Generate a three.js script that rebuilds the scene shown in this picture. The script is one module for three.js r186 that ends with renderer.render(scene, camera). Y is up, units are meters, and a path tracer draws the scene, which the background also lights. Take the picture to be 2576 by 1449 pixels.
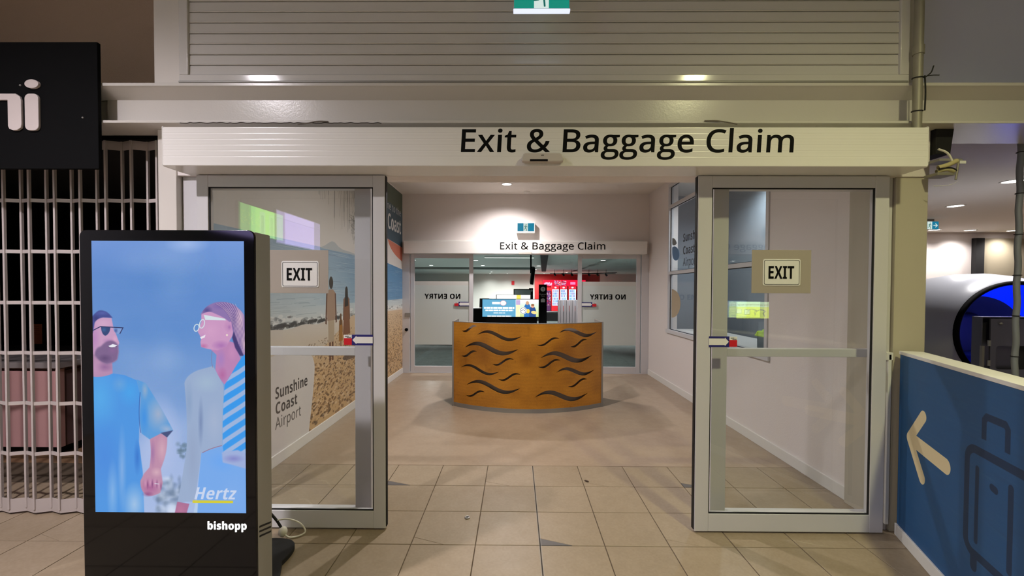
import * as THREE from 'three';
import { RoundedBoxGeometry } from 'three/addons/geometries/RoundedBoxGeometry.js';
import { TextGeometry } from 'three/addons/geometries/TextGeometry.js';
import { FontLoader } from 'three/addons/loaders/FontLoader.js';
import { mergeGeometries } from 'three/addons/utils/BufferGeometryUtils.js';
import { RectAreaLightUniformsLib } from 'three/addons/lights/RectAreaLightUniformsLib.js';
import { Brush, Evaluator, SUBTRACTION } from 'three-bvh-csg';

// ───────── camera, exposure, lights of the concourse ─────────
const scene = new THREE.Scene();
scene.background = new THREE.Color(0x000000);
const camera = new THREE.PerspectiveCamera(2 * Math.atan(724.5 / 1079) * 180 / Math.PI, 2576 / 1449, 0.05, 100);
camera.rotation.order = 'YXZ';
camera.rotation.set(-0.0196, 0.0087, 0.0039);
camera.position.set(0, 1.577, 0);
camera.setViewOffset(2576, 1449, 0, -26, 2576, 1449);
camera.updateProjectionMatrix();
const renderer = new THREE.WebGLRenderer();
renderer.toneMapping = THREE.LinearToneMapping;
renderer.toneMappingExposure = 1.0;
renderer.shadowMap.enabled = true;
RectAreaLightUniformsLib.init();

// brightness (candela) and colour of each lamp family
const LAMP = {
  concourseWhite: { i: 74, c: [1, 0.93, 0.99] },
  concourseWarm: { i: 33, c: [1, 0.96, 0.52] },
  concourseFar: { i: 16, c: [1, 0.95, 0.97] },
  vestibule: { i: 20, c: [1, 0.94, 0.94] },
  hall: { i: 66, c: [0.97, 1, 0.99] },
  side: { i: 14, c: [1, 0.95, 0.93] },
  office: { i: 8, c: [0.86, 0.93, 1] },
};

// ───────── helpers ─────────
let seed = 20417;
const rnd = () => { seed = (seed * 1664525 + 1013904223) >>> 0; return seed / 4294967296; };
const taken = new Map();
const numbered = (n) => { const k = taken.get(n) || 0; taken.set(n, k + 1); return k ? `${n}_${String(k).padStart(3, '0')}` : n; };
const S = (r, g, b) => new THREE.Color().setRGB(r / 255, g / 255, b / 255, THREE.SRGBColorSpace);
const mat = (c, rough = 0.6, o = {}) => new THREE.MeshPhysicalMaterial({ color: c, roughness: rough, ...o });

// a thing: a Group at its base (x, y, depth); its parts are built in world metres and moved back by that base
function thing(name, label, category, [x, y, d], group) {
  const o = new THREE.Group(); o.name = numbered(name); o.position.set(x, y, -d); scene.add(o);
  o.userData = { label, category }; if (group) o.userData.group = group;
  return o;
}
function setting(name, label, [x, y, d] = [0, 0, 0]) {
  const o = new THREE.Group(); o.name = numbered(name); o.position.set(x, y, -d); scene.add(o);
  o.userData = { kind: 'structure', label };
  return o;
}
function baseOf(p) { while (p.parent && p.parent !== scene) p = p.parent; return p.position; }
function part(parent, name, geo, m, label) {
  const b = baseOf(parent); geo.translate(-b.x, -b.y, -b.z);
  return raw(parent, name, geo, m, label);
}
function raw(parent, name, geo, m, label) {
  const o = new THREE.Mesh(geo, m); o.name = name; o.castShadow = o.receiveShadow = true;
  if (label) o.userData.label = label;
  parent.add(o); return o;
}
function solo(name, geo, m, label, category, group) {           // a thing of one mesh
  const o = new THREE.Mesh(geo, m); o.name = numbered(name); o.castShadow = o.receiveShadow = true;
  o.userData = { label, category }; if (group) o.userData.group = group;
  scene.add(o); return o;
}
function struct(name, geo, m, label) {
  const o = new THREE.Mesh(geo, m); o.name = numbered(name); o.castShadow = o.receiveShadow = true;
  o.userData = { kind: 'structure' }; if (label) o.userData.label = label;
  scene.add(o); return o;
}
// uv in metres by the way each face points
function uvm(g) {
  if (!g.attributes.normal) g.computeVertexNormals();
  const p = g.attributes.position, n = g.attributes.normal, uv = new Float32Array(p.count * 2);
  for (let i = 0; i < p.count; i++) {
    const ax = Math.abs(n.getX(i)), ay = Math.abs(n.getY(i)), az = Math.abs(n.getZ(i));
    if (ay >= ax && ay >= az) { uv[2 * i] = p.getX(i); uv[2 * i + 1] = -p.getZ(i); }
    else if (ax >= az) { uv[2 * i] = -p.getZ(i); uv[2 * i + 1] = p.getY(i); }
    else { uv[2 * i] = p.getX(i); uv[2 * i + 1] = p.getY(i); }
  }
  g.setAttribute('uv', new THREE.BufferAttribute(uv, 2)); return g;
}
// boxes by their extents: x, y, depth
function B(x0, x1, y0, y1, d0, d1, r = 0) {
  const w = x1 - x0, h = y1 - y0, l = d1 - d0;
  const g = r ? new RoundedBoxGeometry(w, h, l, 2, r) : new THREE.BoxGeometry(w, h, l);
  g.translate((x0 + x1) / 2, (y0 + y1) / 2, -(d0 + d1) / 2);
  return uvm(g);
}
// outline in x, y pulled back from depth d0 to d1
function prism(pts, d0, d1, holes = [], bevel = 0) {
  const s = new THREE.Shape(pts.map(p => new THREE.Vector2(p[0], p[1])));
  for (const h of holes) s.holes.push(new THREE.Path(h.map(p => new THREE.Vector2(p[0], p[1]))));
  const g = new THREE.ExtrudeGeometry(s, { depth: d1 - d0 - 2 * bevel, bevelEnabled: bevel > 0, bevelSize: bevel, bevelThickness: bevel, bevelSegments: 2, bevelOffset: -bevel, curveSegments: 10 });
  g.translate(0, 0, -d1 + bevel); return uvm(g);
}
// outline in depth, y pulled along x from x0 to x1
function prismX(pts, x0, x1, holes = []) {
  const s = new THREE.Shape(pts.map(p => new THREE.Vector2(p[0], p[1])));
  for (const h of holes) s.holes.push(new THREE.Path(h.map(p => new THREE.Vector2(p[0], p[1]))));
  const g = new THREE.ExtrudeGeometry(s, { depth: x1 - x0, bevelEnabled: false });
  g.rotateY(Math.PI / 2); g.translate(x0, 0, 0); g.deleteAttribute('normal'); g.computeVertexNormals(); return uvm(g);
}
function tube(pts, r, seg = 48, rad = 8, closed = false) {
  return new THREE.TubeGeometry(new THREE.CatmullRomCurve3(pts.map(p => new THREE.Vector3(p[0], p[1], -p[2])), closed), seg, r, rad, closed);
}
function cyl(x, y0, y1, d, r0, r1 = r0, seg = 20) {
  const g = new THREE.CylinderGeometry(r1, r0, y1 - y0, seg); g.translate(x, (y0 + y1) / 2, -d); return g;
}
const rect = (x0, x1, y0, y1) => [[x0, y0], [x1, y0], [x1, y1], [x0, y1]];
function roundRect(x0, x1, y0, y1, r, n = 5) {
  const p = [];
  for (const [cx, cy, a] of [[x1 - r, y0 + r, -90], [x1 - r, y1 - r, 0], [x0 + r, y1 - r, 90], [x0 + r, y0 + r, 180]])
    for (let i = 0; i <= n; i++) { const t = (a + 90 * i / n) * Math.PI / 180; p.push([cx + r * Math.cos(t), cy + r * Math.sin(t)]); }
  return p;
}
const fonts = new FontLoader();
const fontB = await fonts.loadAsync('fonts/droid/droid_sans_bold.typeface.json');
const fontR = await fonts.loadAsync('fonts/droid/droid_sans_regular.typeface.json');
// flat letters: left end, baseline, cap height, width (0 = natural), front face towards +z at depth d
function letters(str, font, x, y, d, cap, width = 0, t = 0.0012, fat = 0, slant = 0) {
  const probe = new TextGeometry('E', { font, size: 1, depth: 0.1, curveSegments: 3, bevelEnabled: false }); probe.computeBoundingBox();
  const k = cap / probe.boundingBox.max.y;
  const g = new TextGeometry(str, { font, size: k, depth: t, curveSegments: 6, bevelEnabled: fat !== 0, bevelSize: fat, bevelThickness: 0.0002, bevelSegments: 1 });
  g.computeBoundingBox(); const b = g.boundingBox;
  g.translate(-b.min.x, 0, 0);
  if (width) g.scale(width / (b.max.x - b.min.x), 1, 1);
  if (slant) g.applyMatrix4(new THREE.Matrix4().makeShear(0, 0, slant, 0, 0, 0));
  g.translate(x, y, -d); return g;
}
function canvasTex(w, h, draw, srgb = true) {
  const c = document.createElement('canvas'); c.width = w; c.height = h; const x = c.getContext('2d'); draw(x, w, h);
  const t = new THREE.CanvasTexture(c); if (srgb) t.colorSpace = THREE.SRGBColorSpace; t.anisotropy = 8; t.wrapS = t.wrapT = THREE.ClampToEdgeWrapping; return t;
}
// tiling value noise, several octaves; f(n, x, y) -> [r, g, b] 0..1
function noiseTex(size, metres, cells, f, srgb = true) {
  const grids = cells.map(c => { const a = new Float32Array(c * c); for (let i = 0; i < a.length; i++) a[i] = rnd(); return a; });
  const px = new Uint8Array(size * size * 4), sm = t => t * t * (3 - 2 * t);
  for (let y = 0; y < size; y++) for (let x = 0; x < size; x++) {
    const n = cells.map((c, k) => {
      const fx = x / size * c, fy = y / size * c, x0 = fx | 0, y0 = fy | 0, x1 = (x0 + 1) % c, y1 = (y0 + 1) % c, u = sm(fx - x0), v = sm(fy - y0), g = grids[k];
      return (g[y0 * c + x0] * (1 - u) + g[y0 * c + x1] * u) * (1 - v) + (g[y1 * c + x0] * (1 - u) + g[y1 * c + x1] * u) * v;
    });
    const o = f(n, x / size, y / size), i = 4 * (y * size + x);
    for (let k = 0; k < 3; k++) px[i + k] = Math.max(0, Math.min(255, Math.round(o[k] * 255))); px[i + 3] = 255;
  }
  const t = new THREE.DataTexture(px, size, size); t.wrapS = t.wrapT = THREE.RepeatWrapping; t.magFilter = THREE.LinearFilter; t.minFilter = THREE.LinearMipmapLinearFilter; t.generateMipmaps = true;
  t.repeat.set(1 / metres, 1 / metres); if (srgb) t.colorSpace = THREE.SRGBColorSpace; t.needsUpdate = true; return t;
}
// a recessed downlight: trim ring, glowing lens and its spot
function downlight(label, group, [x, y, d], r, lamp, { glow = 6, angle = 1.2, pen = 0.7, size = 3, tint } = {}) {
  const t = thing('downlight', label, 'downlight', [x, y, d], group);
  const ring = new THREE.TorusGeometry(r * 1.12, r * 0.14, 8, 28); ring.rotateX(Math.PI / 2); ring.scale(1, 0.5, 1);
  raw(t, 'trim_ring', ring, M.trimWhite);
  const lens = new THREE.CylinderGeometry(r, r, 0.006, 28); lens.translate(0, 0.002, 0);
  const c = new THREE.Color().setRGB(...lamp.c);
  raw(t, 'lens', lens, new THREE.MeshStandardMaterial({ color: 0x222222, emissive: c, emissiveIntensity: glow, roughness: 0.5 }));
  const s = new THREE.SpotLight(c, lamp.i, 0, angle, pen, 2); s.position.set(0, -0.02, 0); s.target.position.set(0, -1, 0);
  s.castShadow = true; s.shadow.radius = size; t.add(s, s.target);
  return t;
}

// ───────── materials ─────────
const paintBump = noiseTex(256, 0.5, [64, 128], n => { const v = 0.5 + (n[0] - 0.5) * 0.5 + (n[1] - 0.5) * 0.5; return [v, v, v]; }, false);
const tileTex = noiseTex(512, 1.3, [5, 23, 128], n => { const v = (n[0] - 0.5) * 0.02 + (n[1] - 0.5) * 0.02 + (n[2] - 0.5) * 0.03; return [0.595 + v, 0.53 + v, 0.44 + v]; });
const vinylTex = noiseTex(512, 2.6, [4, 9, 40, 160], n => { const st = Math.max(0, n[1] * 0.6 + n[0] * 0.4 - 0.66) * 0.25; const v = (n[0] - 0.5) * 0.025 + (n[2] - 0.5) * 0.02 + (n[3] - 0.5) * 0.02 - st; return [0.625 + v, 0.55 + v, 0.465 + v]; });
const roughTex = noiseTex(256, 1.7, [5, 24, 90], n => { const v = 0.75 + (n[0] - 0.5) * 0.12 + (n[1] - 0.5) * 0.12 + (n[2] - 0.5) * 0.1; return [v, v, v]; }, false);
const plyTex = noiseTex(512, 1.1, [3, 8, 20, 120], (n, x, y) => {
  const streak = 0.5 + 0.5 * Math.sin((y * 24 + n[0] * 2.5 + n[1]) * 6.283);
  const v = (n[1] - 0.5) * 0.12 + (n[0] - 0.5) * 0.12 + (n[3] - 0.5) * 0.04 + (streak - 0.5) * 0.02 - Math.max(0, n[2] - 0.85) * 0.5;
  return [0.74 + v, 0.49 + v * 0.85, 0.13 + v * 0.4];
});
const carpetTex = noiseTex(256, 1.5, [12, 128], n => { const v = (n[0] - 0.5) * 0.06 + (n[1] - 0.5) * 0.12; return [0.27 + v * 0.7, 0.31 + v * 0.7, 0.30 + v * 0.7]; });
const M = {
  trimWhite: mat(S(225, 222, 216), 0.45),
  frame: mat(S(206, 204, 206), 0.32),
  header: mat(S(232, 229, 224), 0.26, { specularIntensity: 0.8 }),
  slat: mat(S(212, 209, 205), 0.11),
  beam: mat(S(214, 209, 202), 0.24, { bumpMap: paintBump, bumpScale: 0.00025 }),
  post: mat(S(214, 208, 200), 0.5),
  column: mat(S(186, 178, 160), 0.55),
  wall: mat(S(227, 219, 215), 0.62, { bumpMap: paintBump, bumpScale: 0.0006 }),
  hallWall: mat(S(205, 206, 198), 0.7),
  ceiling: mat(S(226, 220, 213), 0.8),
  darkCeiling: mat(S(215, 218, 214), 0.8),
  brownWall: mat(S(186, 162, 140), 0.85, { bumpMap: paintBump, bumpScale: 0.002 }),
  greyWall: mat(S(212, 214, 242), 0.85),
  concourseWall: mat(S(188, 187, 192), 0.8),
  concourseCeil: mat(S(205, 204, 206), 0.85),
  grout: mat(S(92, 78, 62), 0.9),
  tile: mat(new THREE.Color(1, 1, 1), 0.6, { map: tileTex, roughnessMap: roughTex }),
  tileDark: mat(S(92, 88, 86), 0.5),
  vinyl: mat(new THREE.Color(1, 1, 1), 0.5, { map: vinylTex, roughnessMap: roughTex }),
  carpet: mat(new THREE.Color(1, 1, 1), 0.95, { map: carpetTex }),
  shopFloor: mat(S(150, 118, 88), 0.4),
  black: mat(S(8, 8, 9), 0.75, { specularIntensity: 0.2 }),
  blackGloss: mat(S(5, 5, 7), 0.06, { specularIntensity: 0.55 }),
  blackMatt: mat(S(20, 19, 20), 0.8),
  rubber: mat(S(14, 13, 13), 0.7),
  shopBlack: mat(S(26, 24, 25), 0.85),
  steel: mat(S(170, 168, 168), 0.35, { metalness: 0.6 }),
  grille: mat(S(196, 186, 182), 0.4, { metalness: 0.15 }),
  silver: mat(S(150, 147, 142), 0.45, { metalness: 0.2 }),
  galv: mat(S(150, 145, 130), 0.5, { metalness: 0.3 }),
  vinylBlack: mat(S(8, 8, 8), 0.7, { side: THREE.DoubleSide, specularIntensity: 0.25 }),
  white: mat(S(232, 230, 226), 0.45),
  glass: mat(new THREE.Color(0.93, 0.95, 0.94), 0.0, { transmission: 1, thickness: 0, ior: 1.52 }),
  frost: mat(S(224, 230, 226), 0.85, { transmission: 0.35, thickness: 0 }),
  ply: mat(new THREE.Color(1, 1, 1), 0.38, { map: plyTex, side: THREE.DoubleSide }),
  edgeGrey: mat(S(140, 136, 130), 0.5, { metalness: 0.1 }),
  deskBack: mat(S(150, 143, 138), 0.6),
  blueDark: mat(S(36, 34, 110), 0.5),
  red: mat(S(205, 22, 36), 0.5),
  cableWhite: mat(S(225, 220, 208), 0.5),
};
const emis = (map, k) => new THREE.MeshStandardMaterial({ color: 0x050505, roughness: 0.25, emissive: 0xffffff, emissiveMap: map, emissiveIntensity: k });

// ───────── floors ─────────
{
  const f = setting('floor', 'beige tiled concourse floor with thin dark joints', [0, 0, 2]);
  part(f, 'floor_slab', B(-7, 15, -0.12, -0.006, -16, 3.82), M.grout);
  const tileVariants = [0, 1, 2].map(k => mat(new THREE.Color(1 - k * 0.025, 1 - k * 0.03, 1 - k * 0.04), 0.6, { map: tileTex, roughnessMap: roughTex }));
  const g = 0.0028, X0 = 0.157, D0 = 3.82;
  // small triangle cut into the near left corner of some tiles: [column, row, dark]
  const cuts = new Map([['0,2', 1], ['-3,0', 1], ['3,0', 1], ['-2,2', 0], ['-1,0', 0], ['1,0', 0], ['2,2', 0], ['-5,2', 0], ['-4,1', 0], ['-6,1', 0], ['4,2', 0], ['-3,3', 0], ['-8,2', 0], ['-9,3', 0], ['1,4', 1], ['-2,5', 1]]);
  const rows = 8;
  for (let j = 0; j < rows; j++) for (let i = -12; i < 8; i++) {
    const x0 = X0 + i * 0.4 + g, x1 = X0 + (i + 1) * 0.4 - g, dFar = D0 - j * 0.4 - g, dNear = D0 - (j + 1) * 0.4 + g;
    if (x0 < -2.3 && dFar > 2.98 + 0.45) continue;
    if (x0 > 2.4 && dFar > 3.05) continue;
    const m = tileVariants[Math.floor(rnd() * 3)];
    const key = `${i},${j}`;
    let pts = [[x0, -dFar], [x1, -dFar], [x1, -dNear], [x0, -dNear]];
    const flat = (p) => { const s = new THREE.Shape(p.map(q => new THREE.Vector2(q[0], -q[1]))); const e = new THREE.ExtrudeGeometry(s, { depth: 0.0085, bevelEnabled: true, bevelSize: 0.0012, bevelThickness: 0.0012, bevelSegments: 1, bevelOffset: -0.0012 }); e.rotateX(-Math.PI / 2); e.translate(0, -0.0097, 0); return uvm(e); };
    if (cuts.has(key)) {
      const a = 0.075, b = 0.2, s = 0.003;
      pts = [[x0, -dFar], [x1, -dFar], [x1, -dNear], [x0 + b, -dNear], [x0, -dNear - a]];
      part(f, 'tile_insert', flat([[x0, -dNear - a + s], [x0 + b - s * 2.5, -dNear], [x0, -dNear]]), cuts.get(key) ? M.tileDark : m);
    }
    part(f, 'tile', flat(pts), m);
  }
  // wide movement joint with two metal edges down the middle line
  part(f, 'movement_joint', B(X0 - 0.0055, X0 + 0.0055, -0.006, -0.002, 0.62, 3.815), M.rubber, 'dark movement joint between tiles');
  for (const s of [-1, 1]) part(f, 'joint_edge', B(X0 + s * 0.0065 - 0.001, X0 + s * 0.0065 + 0.001, -0.006, 0.0006, 0.62, 3.815), M.silver, 'metal edge of the movement joint');
}
struct('floor_vestibule', B(-2.3, 2.65, -0.12, 0, 3.822, 8.25), M.vinyl, 'smooth beige vinyl floor between the two sets of doors');
struct('floor_hall', B(-12.2, 4.2, -0.12, 0, 8.26, 38), M.carpet, 'grey green carpet of the baggage hall');
struct('floor_hall', B(4.2, 12.2, -0.12, 0, 10.62, 38), M.carpet, 'grey green carpet by the drinks machines');
struct('floor_shop', B(-8, -2.31, -0.12, -0.002, 3.822, 8.25), M.shopFloor, 'dim brown floor inside the closed shop');
struct('floor_side_hall', B(2.66, 15, -0.12, -0.002, 3.822, 8.25), M.vinyl, 'floor of the hall with the white pod');
struct('floor_rear', B(-5.2, 7, -0.006, -0.001, -16, 0.6), M.tile, 'beige floor of the concourse');

// ───────── concourse shell ─────────
const CH = 4.05;
struct('ceiling_concourse', B(-5.3, 7.2, CH, CH + 0.1, -16, 3.6), M.concourseCeil, 'high ceiling over the concourse');
struct('wall_concourse_left', B(-4.75, -4.6, 0, CH, -16, 2.86), M.concourseWall, 'side wall of the concourse');
struct('wall_concourse_right', B(6.9, 7.05, 0, CH, -16, 2.95), M.concourseWall, 'side wall of the concourse by the low partition');
struct('wall_concourse_rear', B(-4.75, 7.05, 0, CH, -16.15, -16), M.concourseWall, 'far end wall of the concourse');
struct('wall_upper_left', B(-4.75, -2.0, 2.66, CH, 3.25, 3.4), M.brownWall, 'dim brown wall above the closed shop');
struct('wall_upper_right', B(2.44, 7.05, 2.865, CH, 3.0, 3.1), M.greyWall, 'blue grey bulkhead above the side hall opening');
struct('wall_upper_middle', B(-2.1, 2.44, 2.865, CH, 2.86, 2.95), M.wall, 'wall behind the louvre panel');
struct('trim_1', B(-2.265, -2.085, 2.862, CH, 2.69, 2.86), M.post, 'white upright beside the louvre panel');
struct('trim_2', B(2.395, 2.475, 2.862, CH, 2.72, 2.86), M.post, 'cream upright beside the louvre panel and conduit');

// ───────── steel beam across the front ─────────
{
  const b = setting('trim_3', 'cream steel beam spanning above the sliding doors', [0.5, 2.6, 2.8]);
  part(b, 'top_flange', B(-4.58, 6.88, 2.84, 2.86, 2.68, 3.2, 0.003), M.beam);
  part(b, 'web', B(-2.636, 6.88, 2.628, 2.79, 2.765, 2.78), M.beam);
  part(b, 'sloped_lip', prismX([[2.682, 2.841], [2.765, 2.789], [2.78, 2.789], [2.78, 2.841]], -4.58, 6.88), M.beam);
  part(b, 'bottom_flange', B(-4.58, 6.88, 2.612, 2.628, 2.68, 3.05, 0.003), M.beam);
  part(b, 'inner_web', B(-4.58, -2.64, 2.628, 2.789, 2.785, 2.797), M.beam);
  // torn sealant along the lower flange
  const pts = []; for (let i = 0; i <= 60; i++) pts.push([-2.1 + i * 0.021, 2.611 + (rnd() - 0.5) * 0.006, 2.679 + rnd() * 0.001]);
  part(b, 'sealant_strip', tube(pts, 0.0028, 120, 5), mat(S(70, 60, 54), 0.8), 'torn dark sealant along the flange');
  part(b, 'sealant_flap', tube([[-1.36, 2.602, 2.676], [-1.30, 2.606, 2.672], [-1.24, 2.618, 2.672], [-1.17, 2.619, 2.676]], 0.004, 24, 5), mat(S(120, 110, 100), 0.8), 'loose grey flap of sealant');
  part(b, 'sealant_flap', tube([[1.16, 2.624, 2.676], [1.24, 2.622, 2.672], [1.31, 2.612, 2.672], [1.36, 2.604, 2.676]], 0.004, 24, 5), mat(S(120, 110, 100), 0.8));
}

// ───────── louvre panel above ─────────
{
  const t = thing('louvre_panel', 'wide white glossy slatted panel in a frame above the doors', 'louvre panel', [0.15, 2.862, 2.7]);
  const x0 = -2.107, x1 = 2.415;
  part(t, 'frame_rail', B(x0, x1, 2.862, 2.912, 2.685, 2.72, 0.004), M.slat);
  part(t, 'drip_edge', B(x0, x1 - 0.01, 2.8605, 2.872, 2.678, 2.70, 0.003), M.silver, 'grey edge strip below the panel');
  part(t, 'frame_stile', B(x0, x0 + 0.055, 2.912, 4.04, 2.685, 2.72, 0.004), M.slat);
  part(t, 'frame_stile', B(x1 - 0.055, x1, 2.912, 4.04, 2.685, 2.72, 0.004), M.slat);
  part(t, 'backing', B(x0 + 0.05, x1 - 0.05, 2.9, 4.04, 2.745, 2.755), M.slat);
  const p = 0.0657;
  for (let i = 0; i < 17; i++) {
    const y = 2.914 + i * p, yy = y + p - 0.0035;
    // each slat leans a little and has a rounded lower lip
    part(t, 'slat', prismX([[2.722, y], [2.7, y + 0.0005], [2.6975, y + 0.004], [2.699, y + 0.008], [2.7015, yy - 0.004], [2.704, yy], [2.722, yy]], x0 + 0.056, x1 - 0.056), M.slat);
  }
}

// ───────── front door header ─────────
{
  const t = thing('door_header', 'long white sliding door header lettered Exit & Baggage Claim in large black letters over tiled floor', 'door header', [0.15, 2.317, 2.69]);
  // profile with faint ribs along its face
  const prof = [[2.80, 2.556], [2.60, 2.556]];
  for (let i = 0; i <= 5; i++) { const a = 2.545 - i * 0.0345; prof.push([2.5806, a + 0.002], [2.5804, a], [2.58, a - 0.002], [2.58, a - 0.030]); }
  prof.push([2.58, 2.32], [2.583, 2.317], [2.80, 2.317]);
  const housing = part(t, 'housing', prismX(prof, -2.128, 2.438), M.header);
  const cap = (x0, x1) => prismX([[2.80, 2.556], [2.585, 2.556], [2.579, 2.55], [2.579, 2.325], [2.586, 2.316], [2.74, 2.316], [2.8, 2.34]], x0, x1);
  part(t, 'end_cap', cap(-2.132, -2.128), M.header); part(t, 'end_cap', cap(2.438, 2.442), M.header);
  part(housing, 'lettering', letters('Exit & Baggage Claim', fontR, -0.332, 2.402, 2.5812, 0.132, 1.978, 0.0012, 0.0022, 0.055), M.vinylBlack, 'black lettering Exit & Baggage Claim');
}
{
  const t = thing('motion_sensor', 'small grey rounded motion sensor below the large front lettering', 'motion sensor', [0.155, 2.33, 2.56]);
  const x0 = 0.03, x1 = 0.28;
  part(t, 'housing', prism([[x0 + 0.004, 2.338], [x0, 2.35], [x0 + 0.012, 2.376], [x0 + 0.025, 2.383], [x1 - 0.025, 2.383], [x1 - 0.012, 2.376], [x1, 2.35], [x1 - 0.004, 2.338], [x1 - 0.02, 2.332], [x0 + 0.02, 2.332]], 2.535, 2.58, [], 0.006), mat(S(196, 188, 180), 0.25));
  part(t, 'lens_strip', B(x0 + 0.05, x0 + 0.155, 2.333, 2.345, 2.5345, 2.537), M.blackGloss, 'dark lens strip');
  part(t, 'logo', letters('W', fontB, 0.145, 2.364, 2.5352, 0.008, 0.018, 0.0006), M.vinylBlack);
}

// ───────── door jambs, posts, transom of the front opening ─────────
struct('trim_4', B(-2.335, -2.215, 0, 2.612, 2.79, 2.98, 0.004), M.post, 'cream post between the folding grille and the doors');
struct('trim_5', B(-2.208, -2.085, 0, 2.317, 2.835, 2.9, 0.003), M.frame, 'white door jamb beside the folding grille');
struct('trim_6', B(2.40, 2.455, 0, 2.317, 2.83, 2.9, 0.003), M.frame, 'white door jamb beside the column');
struct('trim_7', B(2.46, 2.665, 0, 2.612, 2.81, 3.2, 0.004), M.column, 'cream column between the doors and the low blue partition');
struct('trim_8', B(2.425, 2.447, 0.05, 1.17, 2.80, 2.83, 0.004), M.white, 'white latch strip on the door jamb');
struct('trim_9', B(2.41, 2.455, 1.13, 1.18, 2.80, 2.835, 0.003), M.white, 'white latch block on the door jamb');
struct('wall_transom', prismX([[2.80, 2.317], [2.965, 2.317], [2.965, 3.38], [2.90, 3.38], [2.90, 2.61], [2.80, 2.61]], -2.3, 2.66), M.wall, 'wall over the front doors');

// a framed glass leaf or sidelight
function leaf(t, x0, x1, y0, y1, d0, d1, [sl, sr, rt, rb], glassD, gasketM = M.rubber, mid) {
  part(t, 'stile', B(x0, x0 + sl, y0, y1, d0, d1, 0.003), M.frame); part(t, 'stile', B(x1 - sr, x1, y0, y1, d0, d1, 0.003), M.frame);
  part(t, 'top_rail', B(x0 + sl, x1 - sr, y1 - rt, y1, d0 + 0.001, d1, 0.003), M.frame); part(t, 'bottom_rail', B(x0 + sl, x1 - sr, y0, y0 + rb, d0 + 0.001, d1, 0.003), M.frame);
  const a = x0 + sl, b = x1 - sr, c = y0 + rb, e = y1 - rt, w = 0.007, gd = d0 + 0.006;
  if (gasketM) {
    part(t, 'gasket', B(a, b, c, c + w, gd, gd + 0.01), gasketM); part(t, 'gasket', B(a, b, e - w, e, gd, gd + 0.01), gasketM);
    part(t, 'gasket', B(a, a + w, c, e, gd, gd + 0.01), gasketM); part(t, 'gasket', B(b - w, b, c, e, gd, gd + 0.01), gasketM);
  }
  if (mid) part(t, 'mid_rail', B(a, b, mid[0], mid[1], d0 + 0.001, d1, 0.003), M.frame);
  const g = new THREE.PlaneGeometry(b - a, e - c); g.translate((a + b) / 2, (c + e) / 2, -glassD);
  part(t, 'pane', g, M.glass, 'clear glass pane');
}
// arrow sticker with red and white tag; s = +1 points right
function arrowSticker(t, xa, xb, y0, y1, d, s) {
  const cx = (xa + xb) / 2, w = (xb - xa), h = y1 - y0;
  const st = part(t, 'arrow_sticker', B(xa, xb, y0, y1, d, d + 0.001), M.blueDark, 'dark blue sticker with a white arrow');
  const k = s > 0 ? (u) => xa + u * w : (u) => xb - u * w, Y = (v) => y0 + v * h;
  let p = [[0, 0.2], [0.78, 0.2], [0.78, 0.1], [0.97, 0.5], [0.78, 0.9], [0.78, 0.8], [0, 0.8]].map(([u, v]) => [k(u), Y(v)]); if (s < 0) p = p.reverse();
  part(st, 'arrow', prism(p, d - 0.0008, d), M.white, 'white arrow');
  const tw = w * 0.38, ta = s > 0 ? xb : xa - tw;
  const tag = part(t, 'notice_tag', B(ta, ta + tw, y0 + h * 0.04, y0 + h * 0.66, d, d + 0.001), M.red, 'red door notice tag');
  part(tag, 'tag_header', B(ta, ta + tw, y0 + h * 0.66, y1 - h * 0.02, d, d + 0.001), M.white, 'white header of the tag');
  const tl = letters(s > 0 ? 'AUTO' : 'AUTO', fontB, ta + tw * 0.15, y0 + h * 0.8, d - 0.0006, h * 0.09, tw * 0.45, 0.0005); 
  part(tag, 'tag_lettering', mergeGeometries([tl, letters('DOOR', fontB, ta + tw * 0.4, y0 + h * 0.69, d - 0.0006, h * 0.09, tw * 0.5, 0.0005)]), M.vinylBlack);
}
{
  const t = setting('door_1', 'white framed glass sliding door leaf behind the digital advertising totem', [-1.46, 0.012, 2.79]);
  leaf(t, -2.069, -0.847, 0.012, 2.312, 2.77, 2.815, [0.075, 0.077, 0.075, 0.115], 2.795);
  part(t, 'edge_seal', B(-0.847, -0.842, 0.02, 2.31, 2.78, 2.81), M.rubber, 'black rubber edge seal');
  arrowSticker(t, -1.062, -0.926, 1.214, 1.283, 2.7665, -1);
}
{
  const t = setting('door_2', 'white framed glass sliding door leaf beside the column', [1.776, 0.012, 2.79]);
  leaf(t, 1.168, 2.384, 0.012, 2.312, 2.77, 2.815, [0.089, 0.088, 0.075, 0.115], 2.795);
  part(t, 'edge_seal', B(1.163, 1.168, 0.02, 2.31, 2.78, 2.81), M.rubber, 'black rubber edge seal');
  arrowSticker(t, 1.245, 1.376, 1.214, 1.283, 2.7665, 1);
}
{
  const t = setting('window_1', 'fixed glazed sidelight behind the sliding leaf by the totem', [-1.5, 0, 2.94]);
  leaf(t, -2.135, -0.987, 0.0, 2.317, 2.91, 2.965, [0.04, 0.109, 0.06, 0.07], 2.94, null, [1.124, 1.181]);
}
{
  const t = setting('window_2', 'fixed glazed sidelight behind the sliding leaf by the column', [1.85, 0, 2.94]);
  leaf(t, 1.331, 2.455, 0.0, 2.317, 2.91, 2.965, [0.102, 0.04, 0.06, 0.07], 2.94, null, [1.131, 1.185]);
}
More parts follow.
